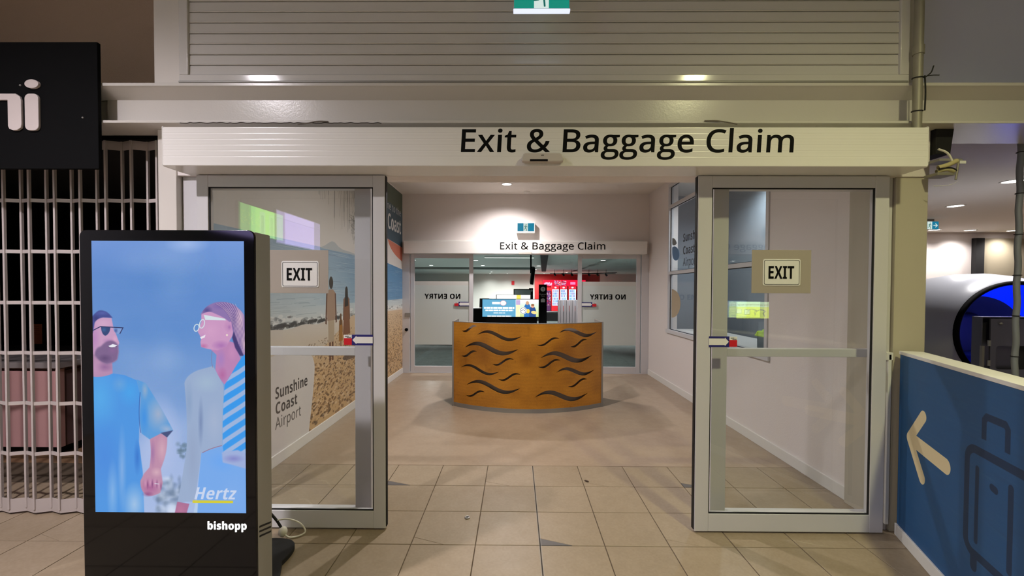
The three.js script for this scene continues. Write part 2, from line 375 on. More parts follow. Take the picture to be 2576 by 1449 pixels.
function exitPlate(label, x0, x1, y0, y1, bx0, bx1, by0, by1) {
  const d = 2.7895, t = thing('exit_sign', label, 'sign', [(bx0 + bx1) / 2, by0, d]);
  part(t, 'backing_plate', B(bx0, bx1, by0, by1, d, d + 0.003, 0.001), mat(S(168, 158, 146), 0.6), 'taupe backing plate');
  const pl = part(t, 'plate', prism(roundRect(x0, x1, y0, y1, 0.012), d - 0.003, d, [], 0.0006), M.white, 'white plate');
  const o = 0.007, w = 0.0026;
  part(pl, 'border', prism(roundRect(x0 + o, x1 - o, y0 + o, y1 - o, 0.010), d - 0.0038, d - 0.0028, [roundRect(x0 + o + w, x1 - o - w, y0 + o + w, y1 - o - w, 0.0085)]), M.vinylBlack, 'thin black border');
  const W = x1 - x0, cap = (y1 - y0) * 0.475;
  part(pl, 'lettering', letters('EXIT', fontB, x0 + W * 0.145, (y0 + y1) / 2 - cap * 0.5, d - 0.0038, cap, W * 0.68, 0.001), M.vinylBlack, 'black word EXIT');
}
exitPlate('white EXIT plate on taupe backing on the glass beside the totem', -1.529, -1.285, 1.588, 1.76, -1.622, -1.223, 1.55, 1.831);
exitPlate('white EXIT plate on taupe backing on the glass beside the column', 1.596, 1.837, 1.611, 1.783, 1.525, 1.906, 1.562, 1.841);

// ───────── vestibule shell ─────────
struct('wall_left', B(-2.3, -2.141, 0, 3.38, 2.965, 8.1), M.wall, 'vestibule wall that carries the beach mural');
struct('wall_right', prismX([[2.965, 0], [8.1, 0], [8.1, 3.38], [2.965, 3.38]], 2.5, 2.65, [[[4.26, 0.905], [7.06, 0.905], [7.06, 3.3], [4.26, 3.3]]]), M.wall, 'white vestibule wall with the office window');
struct('wall_back', prism([[-2.3, 2.25], [2.66, 2.25], [2.66, 3.38], [-2.3, 3.38]], 8.1, 8.25), M.wall, 'white wall over the far doors');
struct('ceiling', B(-2.3, 2.66, 3.38, 3.46, 2.965, 8.25), M.ceiling, 'white vestibule ceiling');
struct('baseboard_left', B(-2.141, -2.125, 0, 0.1, 2.97, 8.06, 0.003), M.trimWhite);
struct('baseboard_right', B(2.484, 2.5, 0, 0.1, 2.97, 8.06, 0.003), M.trimWhite);
downlight('round ceiling downlight over the curved timber desk', undefined, [-0.16, 3.378, 7.343], 0.075, LAMP.vestibule, { glow: 14, angle: 1.32, pen: 1, size: 2 });
downlight('round vestibule ceiling downlight just inside the front doors', undefined, [-0.16, 3.378, 4.57], 0.075, LAMP.vestibule, { glow: 14, angle: 1.42, pen: 0.9, size: 2 });
{
  const t = thing('smoke_detector', 'small round white smoke detector on vestibule ceiling', 'smoke detector', [0.194, 3.38, 7.9]);
  const g = new THREE.LatheGeometry([[0, -0.035], [0.03, -0.033], [0.045, -0.022], [0.055, -0.012], [0.056, 0]].map(p => new THREE.Vector2(...p)), 24);
  raw(t, 'body', g, M.trimWhite);
}

// ───────── mural on the left vestibule wall ─────────
const MU = { d0: 2.98, d1: 8.08, y0: 0.1, y1: 3.36 };
function paintMural(c, W, H) {
  const k = W / (MU.d1 - MU.d0), X = d => (d - MU.d0) * k, Y = y => H - (y - MU.y0) * k;
  const poly = (pts, fill) => { c.fillStyle = fill; c.beginPath(); pts.forEach((p, i) => i ? c.lineTo(X(p[0]), Y(p[1])) : c.moveTo(X(p[0]), Y(p[1]))); c.closePath(); c.fill(); };
  // sky
  let g = c.createLinearGradient(0, 0, 0, Y(2.04)); g.addColorStop(0, '#cdc8c2'); g.addColorStop(0.6, '#d2cdc6'); g.addColorStop(1, '#d8d3cc'); c.fillStyle = g; c.fillRect(0, 0, W, Y(2.04) + 1);
  // sea
  g = c.createLinearGradient(0, Y(2.04), 0, Y(1.2)); g.addColorStop(0, '#98b0c2'); g.addColorStop(0.35, '#aabfcc'); g.addColorStop(0.75, '#bfccd0'); g.addColorStop(1, '#d3d7d2'); c.fillStyle = g; c.fillRect(0, Y(2.04), W, Y(1.15) - Y(2.04));
  g = c.createLinearGradient(X(4.4), 0, X(7.2), 0); g.addColorStop(0, 'rgba(70,120,165,0)'); g.addColorStop(1, 'rgba(70,125,175,0.75)'); c.fillStyle = g; c.fillRect(0, Y(2.04), W, Y(1.4) - Y(2.04));
  for (let i = 0; i < 420; i++) { const y = 1.32 + rnd() * 0.7, d = MU.d0 + rnd() * 5.1, l = 0.05 + rnd() * 0.5; c.strokeStyle = rnd() < 0.5 ? 'rgba(80,100,118,0.22)' : 'rgba(215,222,222,0.25)'; c.lineWidth = 1 + rnd() * 2.5; c.beginPath(); c.moveTo(X(d), Y(y)); c.quadraticCurveTo(X(d + l / 2), Y(y + 0.008), X(d + l), Y(y)); c.stroke(); }
  // island hills
  poly([[4.7, 2.04], [4.8, 2.07], [4.9, 2.11], [4.98, 2.135], [5.06, 2.13], [5.16, 2.09], [5.3, 2.065], [5.5, 2.06], [5.8, 2.04], [5.8, 2.03], [4.7, 2.03]], '#b2b8ba');
  // surf
  for (let i = 0; i < 500; i++) { const d = MU.d0 + rnd() * 5.1, y = 1.26 + 0.03 * Math.sin(d * 2.3) + (rnd() - 0.5) * 0.11; c.fillStyle = rnd() < 0.55 ? 'rgba(232,232,226,0.6)' : 'rgba(82,84,84,0.35)'; c.beginPath(); c.ellipse(X(d), Y(y), 4 + rnd() * 26, 2 + rnd() * 6, 0, 0, 6.29); c.fill(); }
  for (let i = 0; i < 170; i++) { const d = MU.d0 + rnd() * 2.2, y = 1.235 + (rnd() - 0.5) * 0.035; c.fillStyle = 'rgba(60,60,58,0.6)'; c.beginPath(); c.ellipse(X(d), Y(y), 5 + rnd() * 16, 3 + rnd() * 5, 0, 0, 6.29); c.fill(); }
  // sand, wet and dry
  g = c.createLinearGradient(0, Y(1.22), 0, Y(0.1)); g.addColorStop(0, '#d6cec2'); g.addColorStop(0.25, '#d2c3ac'); g.addColorStop(0.5, '#d0b48c'); g.addColorStop(1, '#c8ab80'); c.fillStyle = g;
  c.beginPath(); c.moveTo(0, Y(1.2)); for (let i = 0; i <= 60; i++) c.lineTo(W * i / 60, Y(1.2 + 0.012 * Math.sin(i * 0.9) + 0.0006 * i)); c.lineTo(W, H); c.lineTo(0, H); c.fill();
  poly([[5.6, 1.24], [8.1, 1.2], [8.1, 0.1], [4.2, 0.1], [4.5, 0.85], [5.0, 1.02]], 'rgba(205,165,115,0.55)');
  for (let i = 0; i < 5200; i++) {
    const d = MU.d0 + rnd() * 5.1, y = 0.1 + Math.pow(rnd(), 0.8) * 1.08, edge = 0.98 + 0.07 * (d - 4) * 0.9;
    if (y > Math.min(1.16, edge)) continue;
    const r = 2 + rnd() * 7 * (1.25 - y); const v = rnd();
    c.fillStyle = v < 0.55 ? 'rgba(98,68,42,0.5)' : v < 0.72 ? 'rgba(56,42,32,0.5)' : 'rgba(228,204,168,0.6)';
    c.beginPath(); c.ellipse(X(d), Y(y), r * 1.7, r * 0.75, -0.25 + rnd() * 0.4, 0, 6.29); c.fill();
  }
  c.fillStyle = 'rgba(88,74,66,0.75)'; c.beginPath(); c.ellipse(X(5.55), Y(0.72), 0.28 * k, 0.045 * k, 0, 0, 6.29); c.fill();
  // people seen from behind: man, woman, child
  const man = (d, foot, h, top, low, skin, hair, wide, dress) => {
    const u = h / 7.5;
    c.fillStyle = skin; c.fillRect(X(d - wide * 0.22), Y(foot + h * 0.3), wide * 0.17 * k, h * 0.3 * k); c.fillRect(X(d + wide * 0.05), Y(foot + h * 0.3), wide * 0.17 * k, h * 0.3 * k);
    poly(dress ? [[d - wide * 0.35, foot + h * 0.82], [d + wide * 0.35, foot + h * 0.82], [d + wide * 0.62, foot + h * 0.2], [d - wide * 0.6, foot + h * 0.2]] : [[d - wide * 0.33, foot + h * 0.52], [d + wide * 0.33, foot + h * 0.52], [d + wide * 0.3, foot + h * 0.22], [d - wide * 0.3, foot + h * 0.22]], low);
    if (!dress) poly([[d - wide * 0.5, foot + h * 0.8], [d - wide * 0.2, foot + h * 0.85], [d + wide * 0.2, foot + h * 0.85], [d + wide * 0.5, foot + h * 0.8], [d + wide * 0.4, foot + h * 0.48], [d - wide * 0.4, foot + h * 0.48]], top);
    poly([[d - wide * 0.5, foot + h * 0.8], [d - wide * 0.38, foot + h * 0.8], [d - wide * 0.46, foot + h * 0.44], [d - wide * 0.6, foot + h * 0.45]], skin); poly([[d + wide * 0.5, foot + h * 0.8], [d + wide * 0.38, foot + h * 0.8], [d + wide * 0.46, foot + h * 0.44], [d + wide * 0.6, foot + h * 0.45]], skin);
    c.fillStyle = hair; c.beginPath(); c.ellipse(X(d), Y(foot + h * 0.93), u * 0.42 * k, u * 0.56 * k, 0, 0, 6.29); c.fill();
    if (dress) poly([[d - wide * 0.22, foot + h * 0.93], [d + wide * 0.22, foot + h * 0.93], [d + wide * 0.3, foot + h * 0.68], [d - wide * 0.3, foot + h * 0.66]], hair);
  };
  man(4.95, 0.75, 0.97, '#a88c76', '#b8a58a', '#6e4c3a', '#3c3630', 0.26, false);
  man(5.4, 0.86, 0.75, '#8a5a3a', '#86593c', '#7a5340', '#2e2622', 0.19, true);
  man(5.22, 0.86, 0.42, '#a8752c', '#a8742c', '#8a6246', '#6a4a2a', 0.10, true);
  // hanging branches at the top
  for (let b = 0; b < 90; b++) { const d = 4.55 + Math.pow(rnd(), 0.7) * 1.5, l = 0.1 + rnd() * 0.45 * (d > 5 && d < 5.5 ? 1.4 : 0.8); c.strokeStyle = `rgba(62,64,58,${0.25 + rnd() * 0.4})`; c.lineWidth = 1.5 + rnd() * 3; c.beginPath(); c.moveTo(X(d), Y(3.36)); c.quadraticCurveTo(X(d + 0.02), Y(3.1 - l / 2), X(d + (rnd() - 0.5) * 0.08), Y(3.0 - l)); c.stroke(); }
  for (let b = 0; b < 70; b++) { const a = rnd() * 6.28, l = 0.05 + rnd() * 0.2; c.strokeStyle = 'rgba(60,62,54,0.6)'; c.lineWidth = 2; c.beginPath(); c.moveTo(X(5.7 + (rnd() - 0.5) * 0.3), Y(2.42 + (rnd() - 0.5) * 0.25)); c.lineTo(X(5.7 + Math.cos(a) * l), Y(2.4 + Math.sin(a) * l)); c.stroke(); }
  // banner shapes at the far end
  poly([[6.02, 3.4], [8.1, 3.4], [8.1, 2.36], [7.6, 2.4], [7.0, 2.43], [6.5, 2.44], [6.15, 2.46], [6.05, 2.7]], '#3b5566');
  poly([[6.1, 3.4], [8.1, 3.4], [8.1, 3.0], [7.3, 3.05], [6.7, 3.0], [6.2, 3.05]], '#4a5748');
  c.fillStyle = '#d8d4d0'; c.beginPath(); c.moveTo(X(6.5), Y(2.44)); c.lineTo(X(8.1), Y(2.36)); c.lineTo(X(8.1), Y(1.95)); c.quadraticCurveTo(X(7.4), Y(2.0), X(6.95), Y(2.03)); c.quadraticCurveTo(X(6.5), Y(2.1), X(6.5), Y(2.44)); c.fill();
  c.fillStyle = '#c8745e'; c.beginPath(); c.moveTo(X(7.15), Y(2.42)); c.lineTo(X(8.1), Y(2.36)); c.lineTo(X(8.1), Y(2.1)); c.quadraticCurveTo(X(7.3), Y(2.2), X(7.15), Y(2.42)); c.fill();
  c.fillStyle = '#e2e4e4'; c.textBaseline = 'alphabetic';
  const put = (str, d0, d1, y, cap, font, col) => { c.save(); c.fillStyle = col; c.font = `${font} 100px sans-serif`; const w = c.measureText(str).width; c.translate(X(d0), Y(y)); c.scale((d1 - d0) * k / w, cap * k / 71.4); c.fillText(str, 0, 0); c.restore(); };
  put('Welcome to the', 6.45, 7.98, 2.93, 0.12, 'normal', '#c9cfd0');
  put('Sunshine', 6.02, 7.06, 2.6, 0.26, 'bold', '#e6e8e8'); put('Coast', 7.14, 7.98, 2.6, 0.26, 'bold', '#e6e8e8');
  // white corner with the airport name
  c.fillStyle = '#dad5d2'; c.beginPath(); c.moveTo(0, Y(0.75)); c.bezierCurveTo(X(3.35), Y(0.95), X(3.75), Y(1.0), X(4.05), Y(1.0)); c.bezierCurveTo(X(4.4), Y(0.99), X(4.56), Y(0.86), X(4.53), Y(0.7)); c.bezierCurveTo(X(4.5), Y(0.45), X(4.43), Y(0.25), X(4.4), Y(0.1)); c.lineTo(0, H); c.closePath(); c.fill();
  put('Sunshine', 3.78, 4.38, 0.592, 0.105, 'bold', '#2c2a2a'); put('Coast', 3.78, 4.17, 0.455, 0.105, 'bold', '#2c2a2a'); put('Airport', 3.78, 4.24, 0.32, 0.105, 'normal', '#3a3838');
}
{
  const tex = canvasTex(2048, Math.round(2048 * (MU.y1 - MU.y0) / (MU.d1 - MU.d0)), paintMural);
  const g = new THREE.BoxGeometry(MU.d1 - MU.d0, MU.y1 - MU.y0, 0.003); g.rotateY(Math.PI / 2); g.translate(-2.1395, (MU.y0 + MU.y1) / 2, -(MU.d0 + MU.d1) / 2);
  solo('wall_mural', g, mat(new THREE.Color(1, 1, 1), 0.5, { map: tex }), 'beach photo mural with family on sand and airport name on vestibule wall', 'mural');
}

// ───────── far doors ─────────
{
  const t = thing('door_header', 'white header over the far doors lettered Exit & Baggage Claim in small black letters', 'door header', [0.17, 2.25, 8.0]);
  const hs = part(t, 'housing', B(-2.07, 2.41, 2.245, 2.475, 7.9, 8.09, 0.004), M.header);
  part(t, 'top_cover', B(-2.06, 2.38, 2.477, 2.5, 7.95, 8.09), M.trimWhite);
  part(hs, 'lettering', letters('Exit & Baggage Claim', fontR, -0.291, 2.325, 7.898, 0.125, 1.93, 0.001, 0.001), M.vinylBlack, 'black lettering Exit & Baggage Claim');
}
{
  const t = thing('motion_sensor', 'small white motion sensor on the header over the far doors', 'motion sensor', [0.16, 2.24, 7.88]);
  part(t, 'housing', B(0.05, 0.29, 2.232, 2.275, 7.86, 7.9, 0.008), mat(S(200, 192, 182), 0.3));
}
struct('trim_10', B(-2.139, -2.0, 0, 2.25, 8.07, 8.2, 0.003), M.frame, 'white door jamb beside the beach mural');
struct('trim_11', B(2.36, 2.499, 0, 2.25, 8.07, 8.2, 0.003), M.frame, 'white door jamb at the office side of the far doors');
struct('trim_12', B(-2.0, 2.36, 0, 0.012, 8.08, 8.2), M.frame, 'white floor track below the far doors');
function farLeaf(name, label, x0, x1, s, nx0, nx1) {
  const t = setting(name, label, [(x0 + x1) / 2, 0.01, 8.12]);
  leaf(t, x0, x1, 0.012, 2.245, 8.09, 8.135, [0.075, 0.075, 0.075, 0.115], 8.112, null);
  const a = x0 + 0.075, b = x1 - 0.075;
  part(t, 'frosted_film', B(a, b, 0.535, 1.66, 8.106, 8.1085), M.frost, 'frosted film on the glass');
  part(t, 'clear_band', B(a, b, 1.66, 1.737, 8.106, 8.1085), mat(S(226, 224, 218), 0.8, { transmission: 0.3, thickness: 0 }), 'paler band at the top of the film');
  const g = letters('NO ENTRY', fontB, 0, 0, 0, 0.095, nx1 - nx0, 0.001); g.scale(-1, 1, 1); g.translate(nx1, 1.405, -8.1035);
  part(t, 'lettering', g, mat(S(92, 98, 94), 0.6, { side: THREE.DoubleSide }), 'grey words NO ENTRY seen reversed from behind');
  if (s < 0) arrowSticker(t, x1 - 0.075 - 0.2, x1 - 0.075, 1.265, 1.35, 8.085, -1); else arrowSticker(t, x0 + 0.075, x0 + 0.275, 1.265, 1.35, 8.085, 1);
}
farLeaf('door_3', 'frosted glass far door leaf beside the beach mural', -1.99, -0.806, -1, -1.725, -1.048);
farLeaf('door_4', 'frosted glass far door leaf at the office side', 1.169, 2.345, 1, 1.399, 2.071);
{
  const t = thing('door_lock', 'small steel door lock beside the beach mural', 'lock', [-2.07, 0.9, 8.05]);
  part(t, 'plate', B(-2.085, -1.985, 1.06, 1.14, 8.055, 8.07, 0.004), M.silver); part(t, 'cylinder', new THREE.CylinderGeometry(0.03, 0.03, 0.03, 16).rotateX(Math.PI / 2).translate(-2.06, 0.82, -8.06), M.black, 'black key cylinder');
}
// running figure for exit signs
function paintExit(bg, w2) {
  return (c, W, H) => {
    c.fillStyle = bg; c.fillRect(0, 0, W, H); c.fillStyle = '#e8fbf4'; c.fillRect(W * 0.36, 0, W * 0.27, H);
    c.strokeStyle = '#0b6c62'; c.fillStyle = '#0b6c62'; c.lineCap = 'round'; c.lineJoin = 'round'; c.lineWidth = H * 0.085;
    const p = (a) => { c.beginPath(); a.forEach((q, i) => i ? c.lineTo(W * 0.5 + q[0] * H, H * q[1]) : c.moveTo(W * 0.5 + q[0] * H, H * q[1])); c.stroke(); };
    c.beginPath(); c.arc(W * 0.5 + H * 0.04, H * 0.2, H * 0.06, 0, 6.29); c.fill();
    p([[0.02, 0.34], [-0.03, 0.55]]); c.lineWidth = H * 0.06; p([[0.02, 0.34], [0.13, 0.46], [0.2, 0.44]]); p([[0, 0.34], [-0.12, 0.36], [-0.16, 0.5]]);
    p([[-0.03, 0.55], [0.08, 0.72], [0.1, 0.93]]); p([[-0.03, 0.55], [-0.1, 0.72], [-0.24, 0.74]]);
    if (w2) { c.strokeStyle = '#e8fbf4'; c.lineWidth = H * 0.1; p([[0.5, 0.5], [0.95, 0.5]]); p([[0.75, 0.28], [0.97, 0.5], [0.75, 0.72]]); }
  };
}
{
  const t = thing('emergency_exit_sign', 'small lit green running figure sign on white wall over far doors', 'exit sign', [0.18, 2.66, 8.05]);
  part(t, 'housing', B(0.01, 0.352, 2.635, 2.83, 7.98, 8.1, 0.006), M.white);
  const g = new THREE.PlaneGeometry(0.31, 0.15); g.translate(0.181, 2.74, -7.978); part(t, 'face', g, emis(canvasTex(256, 124, paintExit('#0e8fb4')), 0.75), 'lit blue green face');
}
{
  const t = thing('emergency_exit_sign', 'large lit green running figure sign hanging in front of louvre panel', 'exit sign', [0.14, 3.145, 2.45]);
  part(t, 'panel', B(-0.018, 0.297, 3.15, 3.34, 2.45, 2.462, 0.002), mat(S(230, 240, 240), 0.2, { transmission: 0.5, thickness: 0 }));
  const g = new THREE.PlaneGeometry(0.31, 0.17); g.translate(0.1395, 3.25, -2.4485); part(t, 'face', g, emis(canvasTex(512, 280, paintExit('#129884')), 0.8), 'lit green face');
  part(t, 'light_bar', B(-0.02, 0.299, 3.145, 3.157, 2.44, 2.47, 0.002), new THREE.MeshStandardMaterial({ color: 0x888888, emissive: 0xdfe6ff, emissiveIntensity: 1.1 }), 'glowing lower edge');
  part(t, 'top_case', B(-0.02, 0.299, 3.34, 3.42, 2.43, 2.48, 0.004), M.white);
  part(t, 'suspension_rod', cyl(0.14, 3.42, CH, 2.455, 0.008), M.silver);
  const l = new THREE.RectAreaLight(0xcfe8ff, 1.0, 0.3, 0.17); l.position.set(0, 0.1, 0.01); l.rotation.set(0, Math.PI, 0); t.add(l);
}

// ───────── curved reception desk ─────────
{
  const cx = 0.163, R = 1.643, cd = 5.453 + R, a0 = Math.asin(1.0 / R);
  const t = thing('reception_desk', 'curved golden plywood reception desk with grey wave cutouts', 'desk', [cx, 0, 5.7]);
  const sector = (r0, r1, y0, y1, a, seg = 64) => {       // ring sector, front face convex towards the doors
    const s = new THREE.Shape(); for (let i = 0; i <= seg; i++) { const u = -a + 2 * a * i / seg; const p = [cx + r1 * Math.sin(u), cd - r1 * Math.cos(u)]; i ? s.lineTo(...p) : s.moveTo(...p); }
    for (let i = seg; i >= 0; i--) { const u = -a + 2 * a * i / seg; s.lineTo(cx + r0 * Math.sin(u), cd - r0 * Math.cos(u)); }
    const g = new THREE.ExtrudeGeometry(s, { depth: y1 - y0, bevelEnabled: false, curveSegments: 1 }); g.rotateX(-Math.PI / 2); g.translate(0, y0, 0); return uvm(g);
  };
  const waves = [[-0.715, 1.029, -0.505, 1.099, -1, 0.0296], [-0.5, 0.989, 0.076, 0.986, 1, 0.0414], [-0.671, 0.813, 0.033, 0.819, 1, 0.0571], [-0.724, 0.695, -0.504, 0.767, -1, 0.0276], [-0.302, 0.619, -0.021, 0.687, -1, 0.0256], [-0.731, 0.538, -0.208, 0.525, 1, 0.0355], [-0.223, 0.427, 0.068, 0.495, -1, 0.0256], [-0.646, 0.318, 0.064, 0.321, 1, 0.0512], [-0.656, 0.177, -0.399, 0.246, -1, 0.0256], [0.559, 1.027, 1.083, 1.021, 1, 0.0453], [0.269, 0.879, 0.563, 0.952, -1, 0.0256], [0.709, 0.848, 0.944, 0.923, -1, 0.0276], [0.323, 0.708, 1.016, 0.714, 1, 0.0571], [0.288, 0.598, 0.583, 0.672, -1, 0.0276], [0.527, 0.518, 1.052, 0.517, 1, 0.0433], [0.682, 0.332, 0.946, 0.402, -1, 0.0276], [0.249, 0.204, 0.959, 0.219, 1, 0.0552]];
  const cutters = waves.map(([x0, y0, x1, y1, k, th]) => {
    const n = 26, up = [], lo = [], L = x1 - x0;
    for (let i = 0; i <= n; i++) {
      const s = i / n, px = x0 + L * s, base = y0 + (y1 - y0) * s;
      const c = k > 0 ? 0.082 * L * Math.sin(2 * Math.PI * Math.pow(s, 0.95)) : -0.085 * L * Math.sin(2 * Math.PI * s);
      const w = th * 0.5 * (k > 0 ? 1.25 : 1.3) * Math.pow(Math.sin(Math.PI * s), 0.8);
      up.push([px, base + c + w]); if (i && i < n) lo.push([px, base + c - w]);
    }
    return prism([...lo, ...up.reverse()], 5.2, 6.4);
  });
  for (const g of cutters) g.deleteAttribute('uv');
  const panelGeo = sector(R - 0.02, R, 0.055, 1.143, a0); panelGeo.deleteAttribute('uv');
  const ev = new Evaluator(); ev.useGroups = false; ev.attributes = ['position', 'normal'];
  let brush = new Brush(panelGeo, M.ply); brush.updateMatrixWorld();
  for (const g of cutters) { const c = new Brush(g, M.ply); c.updateMatrixWorld(); brush = ev.evaluate(brush, c, SUBTRACTION); brush.updateMatrixWorld(); }
  const front = new THREE.BufferGeometry(); for (const a of ['position', 'normal']) front.setAttribute(a, brush.geometry.attributes[a]); if (brush.geometry.index) front.setIndex(brush.geometry.index);
  { // drop unused draw range leftovers
    const dr = brush.geometry.drawRange; if (dr.count !== Infinity && front.index) front.setIndex(Array.from(front.index.array.slice(dr.start, dr.start + dr.count)));
  }
  part(t, 'front_panel', uvm(front), M.ply, 'golden plywood front cut with wave shapes');
  part(t, 'backing_panel', sector(R - 0.075, R - 0.06, 0.05, 1.135, a0 * 0.985), M.deskBack, 'grey panel behind the wave cutouts');
  part(t, 'base_strip', sector(R - 0.03, R + 0.002, 0.0, 0.055, a0), M.edgeGrey, 'grey kick strip');
  part(t, 'top_edge', sector(R - 0.03, R + 0.001, 1.143, 1.151, a0), M.edgeGrey, 'grey top edge');
  part(t, 'worktop', sector(R - 0.55, R - 0.08, 0.72, 0.75, a0 * 0.95), M.ply);
  for (const s of [-1, 1]) { const x = cx + s * 1.0, d = cd - R * Math.cos(a0); part(t, 'side_panel', B(s > 0 ? x : x - 0.022, s > 0 ? x + 0.022 : x, 0, 1.152, d - 0.005, d + 0.55, 0.003), M.edgeGrey, 'grey side panel'); }
}

// ───────── digital advertising totem ─────────
function paintAd(c, W, H) {
  const k = W / 384; c.setTransform(k, 0, -0.0153 * k, k, (-228 + 0.0153 * 605) * k, -605 * k);    // drawn in the poster's own grid
  const soft = (px) => { c.filter = px ? `blur(${px}px)` : 'none'; };
  const path = (pts) => { c.beginPath(); c.moveTo(pts[0][0], pts[0][1]); for (let i = 1; i < pts.length; i++) pts[i].length === 2 ? c.lineTo(...pts[i]) : c.quadraticCurveTo(...pts[i]); c.closePath(); };
  const glow = (x, y, rx, ry, col, a) => { c.save(); c.translate(x, y); c.scale(1, ry / rx); const g = c.createRadialGradient(0, 0, 0, 0, 0, rx); g.addColorStop(0, `rgba(${col},${a})`); g.addColorStop(1, `rgba(${col},0)`); c.fillStyle = g; c.fillRect(-rx, -rx, 2 * rx, 2 * rx); c.restore(); };
  // a filled outline with tones laid inside it: [x, y, rx, ry, 'r,g,b', alpha]
  const P = (pts, fill, tones = [], blur = 1.2) => { soft(blur); c.fillStyle = fill; path(pts); c.fill(); soft(0); if (tones.length) { c.save(); path(pts); c.clip(); for (const t of tones) glow(...t); c.restore(); } };
  let g = c.createLinearGradient(0, 605, 0, 1290); g.addColorStop(0, '#6f96da'); g.addColorStop(0.12, '#5e8cd0'); g.addColorStop(0.35, '#6492d2'); g.addColorStop(0.55, '#7fa3d9'); g.addColorStop(0.75, '#a3b9e6'); g.addColorStop(1, '#a9bfe9'); c.fillStyle = g; c.fillRect(190, 590, 480, 720);
  for (let i = 0; i < 60; i++) glow(220 + rnd() * 420, 620 + rnd() * 560, 40 + rnd() * 80, 24 + rnd() * 50, rnd() < 0.5 ? '176,196,232' : '74,128,200', 0.13);
  glow(470, 612, 60, 26, '186,206,246', 0.6); glow(400, 1100, 60, 120, '190,204,242', 0.7);
  // blurred leaves
  for (let i = 0; i < 70; i++) glow(395 + rnd() * 62, 1205 + rnd() * 85, 6 + rnd() * 14, 6 + rnd() * 14, rnd() < 0.55 ? '96,120,150' : '214,226,246', 0.5);
  for (let i = 0; i < 30; i++) glow(448 + rnd() * 24, 1116 + rnd() * 34, 3 + rnd() * 7, 3 + rnd() * 6, '92,120,140', 0.5);
  // man: shirt
  P([[222, 946], [250, 950, 282, 938], [312, 942], [343, 955], [352, 990], [350, 1058], [349, 1110], [359, 1187], [363, 1296], [222, 1296]], '#4b98e6', [[250, 1000, 50, 90, '84,176,240', 0.8], [325, 985, 34, 40, '70,168,240', 0.8], [262, 1150, 60, 110, '70,140,226', 0.9], [338, 1270, 34, 60, '166,200,236', 0.95], [306, 1180, 12, 120, '138,182,234', 0.8], [282, 1240, 16, 90, '150,192,238', 0.7], [345, 1150, 10, 50, '40,112,206', 0.8], [300, 965, 22, 24, '128,176,220', 0.5]]);
  P([[343, 953], [366, 962], [410, 1030, 436, 1082], [404, 1090, 377, 1105], [356, 1090], [350, 1050], [354, 1000]], '#5a9fdf', [[398, 1040, 34, 50, '166,180,208', 0.95], [364, 980, 10, 26, '160,178,204', 0.8], [362, 1050, 14, 50, '58,146,232', 0.9], [420, 1078, 22, 14, '176,186,212', 0.8]]);
  P([[404, 1088], [436, 1081], [420, 1100]], '#41507f');
  c.strokeStyle = 'rgba(40,90,170,0.7)'; c.lineWidth = 2; c.beginPath(); c.moveTo(352, 985); c.quadraticCurveTo(346, 1050, 354, 1088); c.stroke();
  // arm and hand
  P([[377, 1104], [405, 1089], [421, 1100], [422, 1130, 412, 1160], [405, 1180], [410, 1215], [404, 1240], [382, 1253, 368, 1246], [352, 1236, 353, 1210], [362, 1192], [376, 1176], [382, 1140, 377, 1104]], '#c08fae', [[408, 1130, 16, 40, '214,172,190', 0.9], [384, 1140, 8, 40, '152,108,166', 0.7], [394, 1188, 16, 14, '222,182,196', 0.8], [378, 1226, 28, 26, '170,96,152', 0.9]]);
  for (const [x, y] of [[366, 1208], [378, 1206], [390, 1206], [400, 1212]]) { glow(x, y + 8, 5, 14, '208,152,188', 0.9); glow(x + 5.5, y + 12, 3, 14, '120,62,120', 0.7); } glow(372, 1244, 16, 8, '138,74,132', 0.8);
  c.strokeStyle = '#d8d4e6'; c.lineWidth = 1.6; c.beginPath(); c.moveTo(389, 1217); c.lineTo(400, 1218); c.stroke();
  // neck and head
  P([[222, 880], [262, 890], [281, 912], [282, 938], [254, 952, 222, 944]], '#b98db2', [[262, 922, 26, 14, '140,98,150', 0.8], [236, 925, 22, 26, '196,150,190', 0.7]]);
  P([[222, 800], [250, 795, 279, 798], [283, 818], [288, 832], [294, 848], [299, 861], [296, 868], [297, 884], [294, 902], [286, 912, 266, 915], [246, 908, 236, 892], [222, 880]], '#cb9ec4', [[258, 812, 26, 14, '214,172,206', 0.9], [236, 850, 16, 40, '180,124,190', 0.6], [288, 852, 8, 12, '222,170,204', 0.9], [270, 856, 16, 8, '170,118,176', 0.5]]);
  P([[236, 892], [238, 872, 252, 870], [262, 858, 272, 856], [288, 852, 296, 868], [297, 884], [294, 902], [286, 912, 266, 915], [246, 908, 236, 892]], 'rgba(104,82,128,0.78)', [[282, 880, 14, 12, '150,104,158', 0.5], [262, 900, 20, 12, '84,62,108', 0.7]], 3);
  P([[271, 869], [282, 864], [294, 867], [288, 873], [276, 873]], '#eef0f8', [], 0.6); c.strokeStyle = '#5d3f6e'; c.lineWidth = 1.4; c.beginPath(); c.moveTo(270, 870); c.quadraticCurveTo(282, 877, 294, 868); c.stroke();
  P([[226, 802], [232, 789, 246, 780], [262, 777, 274, 789], [282, 798], [258, 797], [240, 800, 236, 812], [232, 836], [224, 846]], '#3f4a92', [[256, 786, 22, 7, '88,100,176', 0.8], [240, 800, 10, 10, '44,48,110', 0.8]], 1.6);
  P([[252, 820], [276, 822], [275, 838, 264, 843], [254, 842, 252, 820]], '#2c4478', [[260, 828, 8, 8, '60,110,160', 0.8]], 0.8); P([[283, 824], [307, 824], [303, 838, 294, 838], [286, 836, 283, 824]], '#7f9fd6', [[290, 830, 6, 8, '40,60,130', 0.7]], 0.8);
